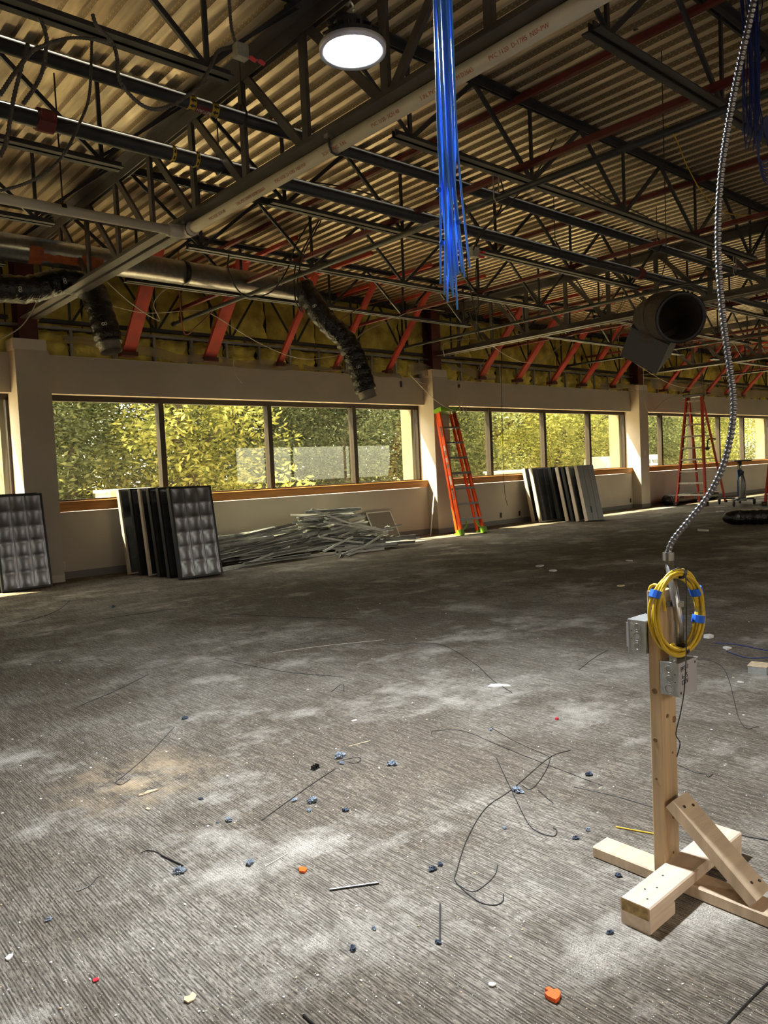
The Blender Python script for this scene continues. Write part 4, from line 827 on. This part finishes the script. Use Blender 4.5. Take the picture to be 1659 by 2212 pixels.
MB().lathe([(.075, 0), (.085, .02), (.085, .46), (.06, .53), (.03, .56)], (-.14, -.02, .18), 'z', 20).build('gas_cylinder', M_cyl, lf, True); MB().lathe([(.022, 0), (.04, .02), (.04, .08), (.02, .10)], (-.14, -.02, .74), 'z', 12).build('valve', M_blk, lf); MB().box((-.22, -.05, .80), (-.08, .01, .86)).build('regulator', M_blk, lf)
MB().tube(spline([(-.22, -.02, .82), (-.26, -.05, .6), (-.27, -.05, .35), (-.2, -.03, .2)], 6), .01, 6).build('hose', M_blk, lf)
for z in (.34, .60): MB().lathe([(.075, -.004), (.075, .004)], (-.12, -.02, z), 'z', 18).build('strap', M_galv, lf)
# ducts lying on the floor
a_ = PZ(1392, 1093, 0); flex('flexible_duct', [V((19.0, 10.25, .15)), V((19.8, 10.3, .15)), V((20.8, 10.35, .15)), V((22.0, 10.36, .15))], .135, 'black flexible duct lying by the wall under the tall red ladder', False, seed=5)
a_ = PZ(1592, 1135, 0); flex('flexible_duct', [V((a_.x+.05, a_.y, .14)), V((a_.x+.6, a_.y-.8, .14)), V((a_.x+1.2, a_.y-1.8, .14)), V((a_.x+1.6, a_.y-2.8, .14))], .135, 'black bagged flexible duct lying on the floor at the right edge', False, seed=6)
d_ = bpy.data.objects[max((o.name for o in bpy.data.objects if o.name.startswith('flexible_duct')), key=lambda s: s)]
e_ = V((a_.x+.05, a_.y, .14)); dr = V((-.6, .8, 0)).normalized(); MB().tube([e_, e_+dr*.10, e_+dr*.20, e_+dr*.26+V((0, 0, -.02))], [.135, .13, .10, .045], 16).build('tied_end', M_flex, d_, True)

# ------------------------------------------------------------------ light fixtures leaning on the wall
TW, TH, TD = .605, 1.21, .075
pan = MB(); pan.box((0, .02, 0), (TW, TD, TH)); pan = pan.mesh('pan', M_pan)
panb = MB(); panb.box((0, .012, 0), (TW, TD, TH)); panb = panb.mesh('pan', [M_panl])
rim = MB()
for lo, hi in (((0, -.004, 0), (.022, .02, TH)), ((TW-.022, -.004, 0), (TW, .02, TH)), ((0, -.004, 0), (TW, .02, .022)), ((0, -.004, TH-.022), (TW, .02, TH))): rim.box(lo, hi)
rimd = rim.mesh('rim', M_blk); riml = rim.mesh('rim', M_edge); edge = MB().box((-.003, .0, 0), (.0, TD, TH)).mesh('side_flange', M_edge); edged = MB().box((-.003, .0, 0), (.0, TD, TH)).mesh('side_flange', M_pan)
rg = MB(); nx, nz_ = 37, 49; vs = []
for j in range(nz_):
    for i in range(nx):
        u, v = i/(nx-1)*3, j/(nz_-1)*6; fu, fv = u % 1, v % 1
        vs.append((.024+(TW-.048)*u/3, .004+.014*(math.sin(math.pi*fu)**.6)*(.55+.45*math.sin(math.pi*fv)**.6) if 0 < i < nx-1 else .004, .024+(TH-.048)*v/6))
rg.add(vs, [(j*nx+i, j*nx+i+1, (j+1)*nx+i+1, (j+1)*nx+i) for j in range(nz_-1) for i in range(nx-1)]); refl = rg.mesh('reflector', M_louv, True)
bl_v = MB().box((-.002, -.002, .024), (.002, .012, TH-.024)).mesh('louver_blade', M_louv); bl_h = MB().box((.024, -.001, -.0015), (TW-.024, .012, .0015)).mesh('louver_blade', M_louv)
knock = MB().box((TW*.62, -.001+TD, .16), (TW*.62+.05, TD+.002, .30)).mesh('knockout', M_blk)
def troffer(x, y, lean, label, light=False, flip=False, rz=0.0, group=None):
    t = thing('light_fixture', label, 'light fixture', (x, y, .012), (-lean, 0, rz), group)
    if flip: t.rotation_euler = (lean, 0, math.pi+rz); t.location.x = x+TW
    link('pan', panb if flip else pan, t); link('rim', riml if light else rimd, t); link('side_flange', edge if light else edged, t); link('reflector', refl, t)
    if flip:
        link('knockout', knock, t); o = link('side_flange', edge, t); o.location.x = TW+.003
        for k in (1, 2): MB().box((TW*k/3-.002, TD, 0), (TW*k/3+.002, TD+.003, TH)).build('pan_seam', M_pan, t)
    for k in (1, 2): o = link('louver_blade', bl_v, t); o.location = (.024+(TW-.048)*k/3, 0, 0)
    for k in range(1, 6): o = link('louver_blade', bl_h, t); o.location = (0, 0, .024+(TH-.048)*k/6)
    return t
nearN = ['front', 'second', 'third', 'fourth', 'fifth', 'sixth', 'back']
for k, (px_, y, ln, lt) in enumerate(((391, 9.10, .17, 0), (367, 9.40, .165, 0), (346, 9.62, .17, 0), (326, 9.84, .165, 1), (306, 10.06, .17, 0), (281, 10.30, .175, 1))):
    troffer(PY(px_, 1245, y).x, y, ln, '%s fixture of the near stack beside the metal heap, louvered' % nearN[k], lt, rz=.01*((k*7) % 3-1), group='louvered light fixtures leaning on the wall')
troffer(2.55, 10.14, .15, 'louvered light fixture leaning on the left column, front one', False, rz=.03, group='louvered light fixtures leaning on the wall')
troffer(2.51, 10.28, .09, 'louvered light fixture leaning on the left column, behind the front one', False, rz=.03, group='louvered light fixtures leaning on the wall')
for k, (px_, y, ln, lt, fp) in enumerate(((1264, 9.36, .20, 1, True), (1251, 9.52, .20, 1, False), (1240, 9.65, .20, 0, False), (1228, 9.78, .20, 1, False), (1212, 9.94, .20, 0, False), (1170, 10.16, .19, 1, False), (1155, 10.36, .19, 1, False))):
    troffer(PY(px_, 1127, y).x, y, ln, ('front fixture of the far stack showing its flat grey back' if fp else '%s fixture of the far stack, dark and louvered' % nearN[k]), lt, fp, group='louvered light fixtures leaning on the wall')

# ------------------------------------------------------------------ heap of ceiling grid
M_grid = mat('grid_galvanized', (.34, .35, .34), .4, .5, var=.3, vscale=8)
def tbar(L_):
    b = MB(); b.box((-L_/2, -.016, 0), (L_/2, .016, .002)); b.box((-L_/2, -.0014, .002), (L_/2, .0014, .040), 1); b.box((-L_/2, -.004, .038), (L_/2, .004, .048), 1); return b.mesh('grid_bar', [M_whtm, M_grid])
TB = [tbar(.60), tbar(1.21), tbar(1.8), tbar(.9)]
rd = random.Random(21)
def heap_h(x, y):
    return .40*math.exp(-((x-5.9)/1.1)**2)*math.exp(-((y-10.08)/.42)**2)+.70*math.exp(-((x-7.75)/.55)**2)*math.exp(-((y-10.22)/.34)**2)+.24*math.exp(-((x-8.3)/.5)**2)*math.exp(-((y-9.7)/.3)**2)
for k in range(185):
    if k < 95: x, y, li, an = rd.gauss(6.0, .65), rd.gauss(10.08, .24), rd.choice((1, 1, 2, 2)), rd.gauss(.06, .10)
    elif k < 155: x, y, li, an = rd.gauss(7.7, .33), rd.gauss(10.2, .18), rd.choice((0, 1, 1, 3)), rd.gauss(.18, .22)
    else: x, y, li, an = rd.gauss(8.2, .30), rd.gauss(9.75, .18), rd.choice((1, 1, 3)), rd.choice((rd.gauss(-.3, .2), rd.gauss(.55, .15)))
    L_ = (.6, 1.21, 1.8, .9)[li]; x = max(5.2+L_*.45, min(8.9-L_*.3, x)); y = max(9.35, min(10.38, y))
    z = heap_h(x, y)*rd.random()**.6+.012; o = tag(link('grid_bar', TB[li], None), ('long ' if li == 2 else 'short ' if li == 0 else '')+'white metal ceiling grid bar ' + ('in the low left part of the heap' if k < 95 else 'in the tall middle of the heap' if k < 155 else 'at the right front of the heap'), 'grid bar', 'ceiling grid bars heaped under the window')
    o.location = (x, y, z); o.rotation_euler = (rd.uniform(-1.6, 1.6), rd.gauss(-.03, .06) if z > .1 else 0, an)
for (pa_, pb_, lab, w_, h_) in (((482, 1236), (598, 1214), 'long pale angle trim along the front of the heap', .06, .05), ((600, 1213), (735, 1198), 'second pale angle trim along the front of the heap', .05, .04), ((735, 1200), (838, 1188), 'short dark grid bar at the right foot of the heap', .03, .03), ((800, 1180), (888, 1166), 'flat white strip sticking out right of the heap', .12, .02)):
    a, b = PZ(*pa_, 0), PZ(*pb_, 0); m = MB(); m.prism([(-w_/2, 0), (w_/2, 0), (w_/2, .003), (-w_/2+.003, .003), (-w_/2+.003, h_), (-w_/2, h_)], a+V((0, .08, .004)), b+V((0, .08, .004))); tag(m.build('trim_angle', M_whtm), lab, 'metal trim', 'ceiling grid bars heaped under the window')
for (pts, lab) in (([(672, 1100, .62, 9.85), (748, 1128, .42, 9.75), (838, 1147, .30, 9.6)], 'bent white bar crossing the heap from its peak to the right'), ([(700, 1127, .5, 9.7), (770, 1138, .38, 9.65), (835, 1147, .30, 9.58)], 'second white bar meeting the bent bar at the right'), ([(838, 1148, .30, 9.58), (790, 1178, .14, 9.45), (738, 1198, .03, 9.4)], 'white bars slanting down to the floor at the right front'), ([(690, 1160, .25, 9.5), (740, 1168, .2, 9.5), (785, 1172, .18, 9.5)], 'short white bar lying level in the heap front'), ([(698, 1192, .05, 9.42), (730, 1175, .16, 9.45), (762, 1160, .26, 9.5)], 'grey bar propped diagonally in the heap front')):
    m = MB(); P_ = [PY(x, y, Y) for x, y, z, Y in pts]
    for a, b in zip(P_, P_[1:]): m.bar(a, b, .022, .030)
    tag(m.build('grid_bar', M_whtm), lab, 'grid bar', 'ceiling grid bars heaped under the window')
pg = thing('perforated_panel', 'square perforated metal grille leaning on the wall right of the heap', 'grille', (8.92, 10.42, .01), (-.5, 0, 0))
MB().box((.02, .004, .02), (.58, .012, .58)).build('mesh_face', mat('perforated', (.30, .29, .27), .5, .5, var=.5, vscale=220), pg)
for lo, hi in (((0, 0, 0), (.6, .02, .022)), ((0, 0, .578), (.6, .02, .6)), ((0, 0, 0), (.022, .02, .6)), ((.578, 0, 0), (.6, .02, .6))): MB().box(lo, hi).build('frame_bar', M_whtm, pg)
tag(MB().bar((10.22, 10.36, .0), PY(941, 1024, 10.47), .022, .006).build('wall_strip', M_wht), 'thin white strip leaning in the corner left of the orange ladder', 'strip'); bpy.data.objects['wall_strip'].name = 'white_strip'

# ------------------------------------------------------------------ debris on the floor
def FW(pts, r, m, label, cat='wire', sub=8): return wire('floor_wire', [PZ(x, y, r*1.05) for x, y in pts], r, m, label, cat, 6, sub)
FW([(377, 1570), (320, 1630), (262, 1680), (250, 1690), (262, 1695), (281, 1683)], .0016, M_bc, 'black wire with hooked end beside the sawdust')
FW([(725, 1660), (665, 1700), (565, 1772)], .0018, M_bc, 'straight black wire running down from the blue fluff')
FW([(728, 1648), (748, 1640), (775, 1636), (779, 1643), (765, 1649), (750, 1645)], .0016, M_bc, 'small hooked wire at the blue fluff')
FW([(1233, 1620), (1186, 1637), (1106, 1705), (1050, 1745), (1010, 1810), (987, 1880), (985, 1905), (1030, 1945), (1065, 1955), (1085, 1948), (1088, 1932)], .0017, M_bc, 'long looping black wire in the middle foreground')
FW([(985, 1908), (1020, 1926), (1050, 1910), (1070, 1888), (1075, 1868)], .0013, M_bc, 'thin wire arc inside the long looping wire')
FW([(1072, 1637), (1106, 1709), (1140, 1777), (1165, 1798), (1196, 1806), (1203, 1795), (1195, 1788)], .0018, M_bc, 'black wire crossing the looping wire, with a hooked tail')
FW([(933, 1588), (937, 1579), (997, 1578), (1064, 1604), (1144, 1637), (1300, 1697)], .0014, M_bc, 'long thin wire running right behind the looping wire')
FW([(1190, 1633), (1182, 1659), (1161, 1692), (1144, 1705), (1127, 1696)], .0016, M_bc, 'curled wire right of the grey fluff ball')
FW([(1058, 1570), (1110, 1600), (1186, 1634)], .0014, M_bc, 'short straight wire above the curled wire')
FW([(850, 1392), (946, 1391), (1022, 1431), (1064, 1469), (1106, 1496)], .0018, M_bc, 'black wire lying by the torn white paper')
FW([(465, 1422), (610, 1450), (740, 1462)], .0016, M_bc, 'faint black wire across the left middle floor')
FW([(320, 1457), (250, 1492), (190, 1517), (160, 1532)], .0016, M_bc, 'black wire at the left middle floor')
FW([(590, 1410), (700, 1395), (830, 1382)], .0016, M_wc, 'pale thin wire across the middle floor')
FW([(600, 1398), (690, 1385), (790, 1368)], .0016, M_bc, 'dark thin wire beside the pale one')
FW([(40, 1345), (80, 1335), (125, 1318), (150, 1297)], .0022, M_bc, 'dark wire near the left edge')
FW([(220, 1337), (300, 1326), (375, 1315)], .0022, M_bc, 'dark wire left of the near fixtures')
FW([(495, 1326), (620, 1332), (770, 1337)], .0022, M_bc, 'long dark wire in front of the metal heap')
FW([(715, 1495), (740, 1477), (743, 1494)], .0016, M_bc, 'small bent wire in the middle of the floor')
FW([(305, 1842), (318, 1837), (340, 1841), (352, 1850)], .0018, M_bc, 'curved wire joined to a black rod at left')
FW([(165, 1926), (195, 1912), (208, 1897), (216, 1892)], .0018, M_mcd, 'grey bent wire at lower left')
FW([(1163, 1707), (1180, 1722), (1195, 1735)], .0016, M_bc, 'short wire below the curled wire')
FW([(1250, 1447), (1285, 1420), (1312, 1405)], .0016, M_bc, 'short wire left of the power stand')
FW([(1460, 1650), (1500, 1668), (1522, 1672), (1530, 1678), (1540, 1672)], .0016, M_bc, 'thin hooked wire right of the power stand post')
FW([(1500, 1775), (1560, 1792), (1620, 1808), (1659, 1815)], .0018, M_bc, 'dark wire running right behind the stand base')
FW([(1240, 1700), (1330, 1720), (1415, 1745)], .0014, M_bc, 'thin wire running left of the stand post')
FW([(1659, 2122), (1620, 2160), (1565, 2218)], .0022, M_blk, 'black cable at the lower right corner')
FW([(1480, 1420), (1560, 1440), (1600, 1560), (1640, 1570)], .0014, M_bc, 'thin looping wire right of the stand')
FW([(1545, 1388), (1590, 1392), (1640, 1402), (1680, 1410)], .0032, M_dblue, 'blue cable lying at the right edge, upper strand', 'cable')
FW([(1570, 1407), (1610, 1420), (1650, 1421), (1690, 1415)], .0032, M_dblue, 'blue cable lying at the right edge, lower strand', 'cable')
def rod(p, q, r, m, label, cat='rod'): tag(MB().tube([PZ(*p, r*1.1), PZ(*q, r*1.1)], r, 8).build('rod', m), label, cat)
rod((712, 1922), (818, 1907), .0035, M_blk, 'straight black rod in the lower middle foreground'); rod((951, 1953), (950, 2034), .0030, M_mcd, 'short dark rod pointing at the viewer'); rod((349, 1848), (395, 1870), .0028, M_blk, 'short black rod at the left foreground'); rod((1330, 1786), (1413, 1801), .0028, M_yc, 'thin yellow strip left of the stand post', 'strip'); rod((655, 2193), (680, 2215), .003, M_blk, 'black rod at the bottom edge'); rod((572, 1872), (622, 1843), .0018, M_wc, 'pale stick left of the orange scrap', 'stick'); rod((753, 1612), (800, 1600), .0018, M_chipt, 'pale stick in the middle floor', 'stick')
def blob(seed, sc, flat, n=7):
    rd = random.Random(seed); m = MB(); vs = []; nu, nv = 18, 11
    for j in range(nv):
        for i in range(nu):
            a, b = 2*math.pi*i/nu, math.pi*j/(nv-1); d = V((math.cos(a)*math.sin(b), math.sin(a)*math.sin(b), math.cos(b))); r = 1+.75*noise.noise(d*2.4+V((seed*3.1, 0, 0)))+.55*noise.noise(d*6+V((0, seed*1.7, 0))); vs.append((d.x*r*sc, d.y*r*sc*.7, d.z*r*sc*flat))
    m.add(vs, [(j*nu+i, j*nu+(i+1) % nu, (j+1)*nu+(i+1) % nu, (j+1)*nu+i) for j in range(nv-1) for i in range(nu)]); return m
for k, (x, y, s, m, lab) in enumerate([(735, 1637, .024, M_fluff, 'largest blue-grey fluff clump, at the end of a wire'), (738, 1650, .012, M_fluff, 'small fluff just below the largest clump'), (847, 1653, .020, M_fluff, 'flat blue fluff right of the largest clump'), (675, 1733, .020, M_fluff, 'pale blue fluff left of the bright dust'), (668, 1752, .010, M_fluff, 'pale blue fluff tip beside the tan chip'), (746, 1752, .012, M_dfluff, 'dark blue fluff in the centre foreground'), (636, 1731, .012, M_fluff, 'blue fluff on the straight wire'), (495, 1774, .014, M_fluff, 'blue fluff at the left middle foreground'), (387, 1886, .018, M_fluff, 'woolly blue fluff at left foreground'), (540, 1867, .014, M_fluff, 'glossy blue fluff left of the orange scrap'), (1118, 1711, .020, M_fluff, 'round grey-blue fluff ball on the crossed wires'), (1272, 1675, .014, M_dfluff, 'dark fluff left of the stand'), (1270, 1794, .010, M_fluff, 'pale fluff left of the stand base'), (1336, 1893, .010, M_dfluff, 'dark fluff in front of the long board'), (935, 1880, .013, M_dfluff, 'dark fluff inside the long looping wire'), (951, 1869, .010, M_dfluff, 'second dark fluff inside the long looping wire'), (947, 2038, .009, M_dfluff, 'dark fluff at the end of the short rod'), (1317, 2016, .009, M_dfluff, 'dark fluff in front of the foot block'), (762, 2051, .011, M_dfluff, 'dark fluff at the bottom middle'), (434, 1727, .009, M_dfluff, 'small dark knob at left middle'), (400, 1553, .016, M_dfluff, 'dark lump near the straight wire top'), (245, 1312, .022, M_dfluff, 'dark lump on the far left carpet'), (1244, 1812, .010, M_dfluff, 'dark scrap between wire and stand'), (105, 1989, .009, M_fluff, 'pale fluff at lower left'), (808, 2007, .008, M_fluff, 'pale blue scrap at the lower middle'), (470, 1778, .006, M_fluff, 'tiny blue fluff at left'), (1060, 1578, .010, M_fluff, 'pale fluff by the thin long wire'), (1090, 1790, .008, M_fluff, 'tiny fluff by the hooked wire')]):
    o = tag(blob(k, s, .55).build('lint_clump', m), lab, 'lint', 'blue-grey lint on the carpet'); p_ = PZ(x, y, 0); o.location = (p_.x, p_.y, s*.42); o.rotation_euler = (0, 0, k*1.1)
def scrap(pts, p_, th, m, name, label, cat, rz=0, tilt=(0, 0)):
    b = MB(); n = len(pts); b.add([(x, y, 0) for x, y in pts]+[(x, y, th) for x, y in pts], [tuple(range(n-1, -1, -1)), tuple(range(n, 2*n))]+[(i, (i+1) % n, (i+1) % n+n, i+n) for i in range(n)]); o = tag(b.build(name, m), label, cat); o.location = (p_.x, p_.y, .002); o.rotation_euler = (tilt[0], tilt[1], rz); return o
scrap([(-.014, -.012), (.004, -.014), (.012, -.004), (.018, .008), (.010, .010), (.006, .018), (-.002, .010), (-.012, .008)], PZ(654, 1882, 0), .006, M_orgpl, 'plastic_scrap', 'bright orange plastic scrap in the middle foreground', 'plastic scrap', .6)
scrap([(-.020, -.012), (-.006, -.016), (.012, -.014), (.020, -.004), (.012, .006), (.018, .016), (.008, .024), (.002, .014), (-.008, .020), (-.016, .010)], PZ(1196, 2155, 0), .010, M_orgpl, 'plastic_scrap', 'orange plastic clip at the bottom of the view', 'plastic scrap', .3)
scrap([(-.008, -.006), (.006, -.007), (.007, .005), (-.006, .007)], PZ(207, 2119, 0), .003, M_nut, 'plastic_scrap', 'tiny pink scrap at lower left', 'plastic scrap')
scrap([(-.008, -.006), (.006, -.007), (.007, .005), (-.006, .007)], PZ(1203, 1555, 0), .010, M_nut, 'plastic_scrap', 'small red wire nut on the carpet', 'plastic scrap')
scrap([(-.07, -.015), (-.03, -.03), (.02, -.02), (.07, -.028), (.06, .0), (.01, .02), (-.04, .018)], PZ(1077, 1482, 0), .006, M_chip, 'paper_scrap', 'torn white paper strip on the middle floor', 'paper', -.6, (.1, .05))
scrap([(-.018, -.008), (.0, -.014), (.016, -.006), (.020, .010), (.004, .006), (-.006, .014), (-.016, .006)], PZ(411, 2158, 0), .003, M_chipt, 'paper_scrap', 'torn tan paper scrap at the bottom left', 'paper', .4, (.1, .1))
scrap([(-.016, -.006), (.012, -.010), (.018, .004), (.004, .009), (-.014, .006)], PZ(765, 1558, 0), .004, M_chip, 'gypsum_scrap', 'bright white chip in the middle of the floor', 'chip')
scrap([(-.03, -.02), (.02, -.03), (.04, .01), (.0, .03), (-.03, .02)], PZ(1530, 1378, 0), .02, M_chip, 'gypsum_scrap', 'white gypsum lump right of the yellow coil', 'chip')
scrap([(-.03, -.02), (.02, -.03), (.03, .01), (.0, .02)], PZ(1568, 1402, 0), .012, M_chip, 'gypsum_scrap', 'second gypsum lump right of the yellow coil', 'chip')
for k, (x, y, s, lab) in enumerate([(1195, 1234, .07, 'white slab on the far floor left of the conduit'), (1165, 1224, .07, 'thin white slab beside the far slab'), (1518, 1147, .12, 'long white slab on the floor at far right'), (1555, 1106, .10, 'grey board scrap near the lift'), (1360, 1212, .05, 'white chunk left of the conduit foot'), (1062, 2129, .013, 'white gypsum chunk at the bottom middle'), (1446, 1218, .05, 'white chunk right of the conduit foot'), (1340, 1267, .05, 'tan paper scrap left of the post'), (320, 1749, .014, 'tan and white chip by the sawdust'), (20, 2070, .016, 'white flake at lower left edge'), (1416, 1470, .015, 'chip left of the box'), (1600, 1475, .022, 'white chip at the right'), (1503, 1420, .018, 'white hooked scrap right of the lower box')]):
    rd = random.Random(k+50); n = 7; scrap([(math.cos(2*math.pi*i/n)*s*rd.uniform(.6, 1.1), math.sin(2*math.pi*i/n)*s*rd.uniform(.35, .7)) for i in range(n)], PZ(x, y, 0), s*.22, M_chip if k not in (7, 8) else M_chipt, 'gypsum_scrap', lab, 'chip', rd.uniform(0, 3))
bkt = thing('bracket', 'dark ribbed plastic bracket near the blue fluff', 'bracket', tuple(PZ(681, 1661, 0)), (0, 0, .3)); MB().box((-.02, -.012, 0), (.02, .012, .004)).build('plate', M_blk, bkt)
for x in (-.014, 0, .014): MB().box((x-.002, -.011, .004), (x+.002, .011, .018)).build('rib', M_blk, bkt)
sb = thing('steel_cover_box', 'flat steel box lying on the carpet at the right edge', 'box', tuple(PZ(1640, 1452, 0)), (0, 0, .2)); MB().box((-.055, -.05, 0), (.055, .05, .045)).build('body', M_box, sb); MB().box((-.058, -.053, .045), (.058, .053, .048)).build('lid', M_chipt, sb)
sm = tag(blob(91, .05, .10).build('wood_splinter', M_chipt, None, True), 'tan wood splinter at the lower edge of the sawdust', 'splinter'); p_ = PZ(322, 1712, 0); sm.location = (p_.x, p_.y, .003); sm.scale = (.9, .25, 1)
# loose gypsum chips
CH = []
for k in range(8):
    rd = random.Random(k); n = rd.choice((4, 5, 6)); b = MB(); pts = [(math.cos(2*math.pi*i/n)*rd.uniform(.5, 1), math.sin(2*math.pi*i/n)*rd.uniform(.4, .9)) for i in range(n)]
    b.add([(x, y, 0) for x, y in pts]+[(x*.8, y*.8, .45) for x, y in pts], [tuple(range(n-1, -1, -1)), tuple(range(n, 2*n))]+[(i, (i+1) % n, (i+1) % n+n, i+n) for i in range(n)]); CH.append((b.mesh('chip', M_chip), b.mesh('chip', M_chipt)))
rd = random.Random(5); nC = 0
while nC < 260:
    x, y = rd.uniform(0, 1659), 1300+900*rd.random()**.8; p_ = PZ(x, y, 0)
    if 1.75 < p_.x < 2.5 and .55 < p_.y < 1.45: continue
    tn = rd.random() < .3; d_ = p_.length; s = rd.choice((.0028, .0036, .0045, .0065))*(.6+.22*d_**.8)
    o = tag(link('debris_chip', CH[nC % 8][1 if tn else 0]), ('small tan debris chip' if tn else 'small white gypsum chip')+' scattered on the carpet', 'chip', 'tan chips scattered on the carpet' if tn else 'white chips scattered on the carpet')
    o.location = (p_.x, p_.y, .001); o.scale = (s, s, s*.8); o.rotation_euler = (0, 0, rd.uniform(0, 6.28)); nC += 1
cr = MB()
for k in range(3600):
    x, y = rd.uniform(-60, 1720), 1200+1020*rd.random()**.75; p_ = PZ(x, y, 0)
    if p_.y > 9.0 or (1.75 < p_.x < 2.5 and .55 < p_.y < 1.45): continue
    d_ = p_.length; s = rd.choice((.001, .0014, .0018, .0026))*(.6+.22*d_**.8); a = rd.uniform(0, 6.28); c, sn = math.cos(a)*s, math.sin(a)*s*.7
    cr.add([(p_.x+c, p_.y+sn, .0005), (p_.x-sn, p_.y+c, .0005), (p_.x-c*.8, p_.y-sn, .0005), (p_.x+sn*.5, p_.y-c*.6, s*.7)], [(0, 1, 3), (1, 2, 3), (2, 0, 3)], 0 if rd.random() < .8 else 1)
o = tag(cr.build('debris_crumbs', [M_chip, M_chipt]), 'fine white and tan crumbs sprinkled all over the carpet', 'crumbs'); o['kind'] = 'stuff'

# ------------------------------------------------------------------ high-bay lamp and added unseen fill lamps
def highbay(loc, label, group=None, col=(.86, .93, 1.0), spread=125, pw=1.0, sc=1.0):
    t = thing('high_bay_lamp', label, 'lamp', loc, (0, 0, 0), group); t.scale = (sc, sc, sc)
    MB().lathe([(.02, 0), (.134, 0), (.134, .004), (.02, .004)], (0, 0, 0), 'z', 40).build('lens', M_lens, t, True)
    b = MB(); prof = [(.136, .0), (.165, -.012), (.168, .02), (.136, .03)]
    n = 48; vs = []
    for k in range(n):
        a = 2*math.pi*k/n
        vs += [(r*math.cos(a), r*math.sin(a), z) for r, z in prof]
    b.add(vs, [(k*4+i, k*4+(i+1) % 4, ((k+1) % n)*4+(i+1) % 4, ((k+1) % n)*4+i) for k in range(n) for i in range(4)]); b.build('rim', M_lring, t, True)
    bd = MB().lathe([(.15, .022), (.15, .05), (.09, .075), (.09, .13), (.03, .15)], (0, 0, 0), 'z', 32).build('housing', M_lbody, t)
    for k in range(16):
        a = 2*math.pi*k/16; c_ = V((math.cos(a), math.sin(a), 0)); MB().bar(c_*.09+V((0, 0, .09)), c_*.145+V((0, 0, .055)), .006, .03).build('fin', M_lbody, t)
    MB().tube(spline([(0, 0, .15), (0, 0, .19), (.02, 0, .21), (.0, 0, .235), (-.02, 0, .21)], 5), .006, 6).build('hook', M_galv, t)
    MB().cyl((0, 0, .23), (0, 0, (ZD-loc[2])/sc), .004, 6).build('hanger_wire', M_galv, t)
    ld = bpy.data.lights.new('high_bay_light', 'AREA'); ld.shape = 'DISK'; ld.size = .27; ld.energy = LAMP_W*pw; ld.color = col; ld.spread = math.radians(spread)
    lo = bpy.data.objects.new('high_bay_light', ld); COL.objects.link(lo); lo.parent = t; lo.location = (0, 0, -.006)
    return t
highbay(tuple(PZ(762, 110, 2.92)), 'glaring round high bay lamp hanging in front of the left roof girder', pw=.60, sc=.775, spread=142)
for k, (x, y) in enumerate(((-3.2, -5.2), (6.5, -4.8), (13.0, -3.8), (20.5, -3.2), (28.0, -1.0), (1.5, -6.8))):  # added unseen warm lamps that brighten the interior
    highbay((x, y, 3.5), 'added round fill lamp unseen behind the viewer, %s' % ['by the left wall', 'in the middle bay', 'in the right bay', 'in the far right bay', 'in the last bay', 'by the back wall'][k], None, (1.0, .90, .76), 170, .8)
S.cycles.use_denoising = True
S.cycles.max_bounces = 8; S.cycles.diffuse_bounces = 4; S.cycles.glossy_bounces = 3; S.cycles.transparent_max_bounces = 12
S.cycles.sample_clamp_indirect = 6; S.cycles.caustics_reflective = False; S.cycles.caustics_refractive = False
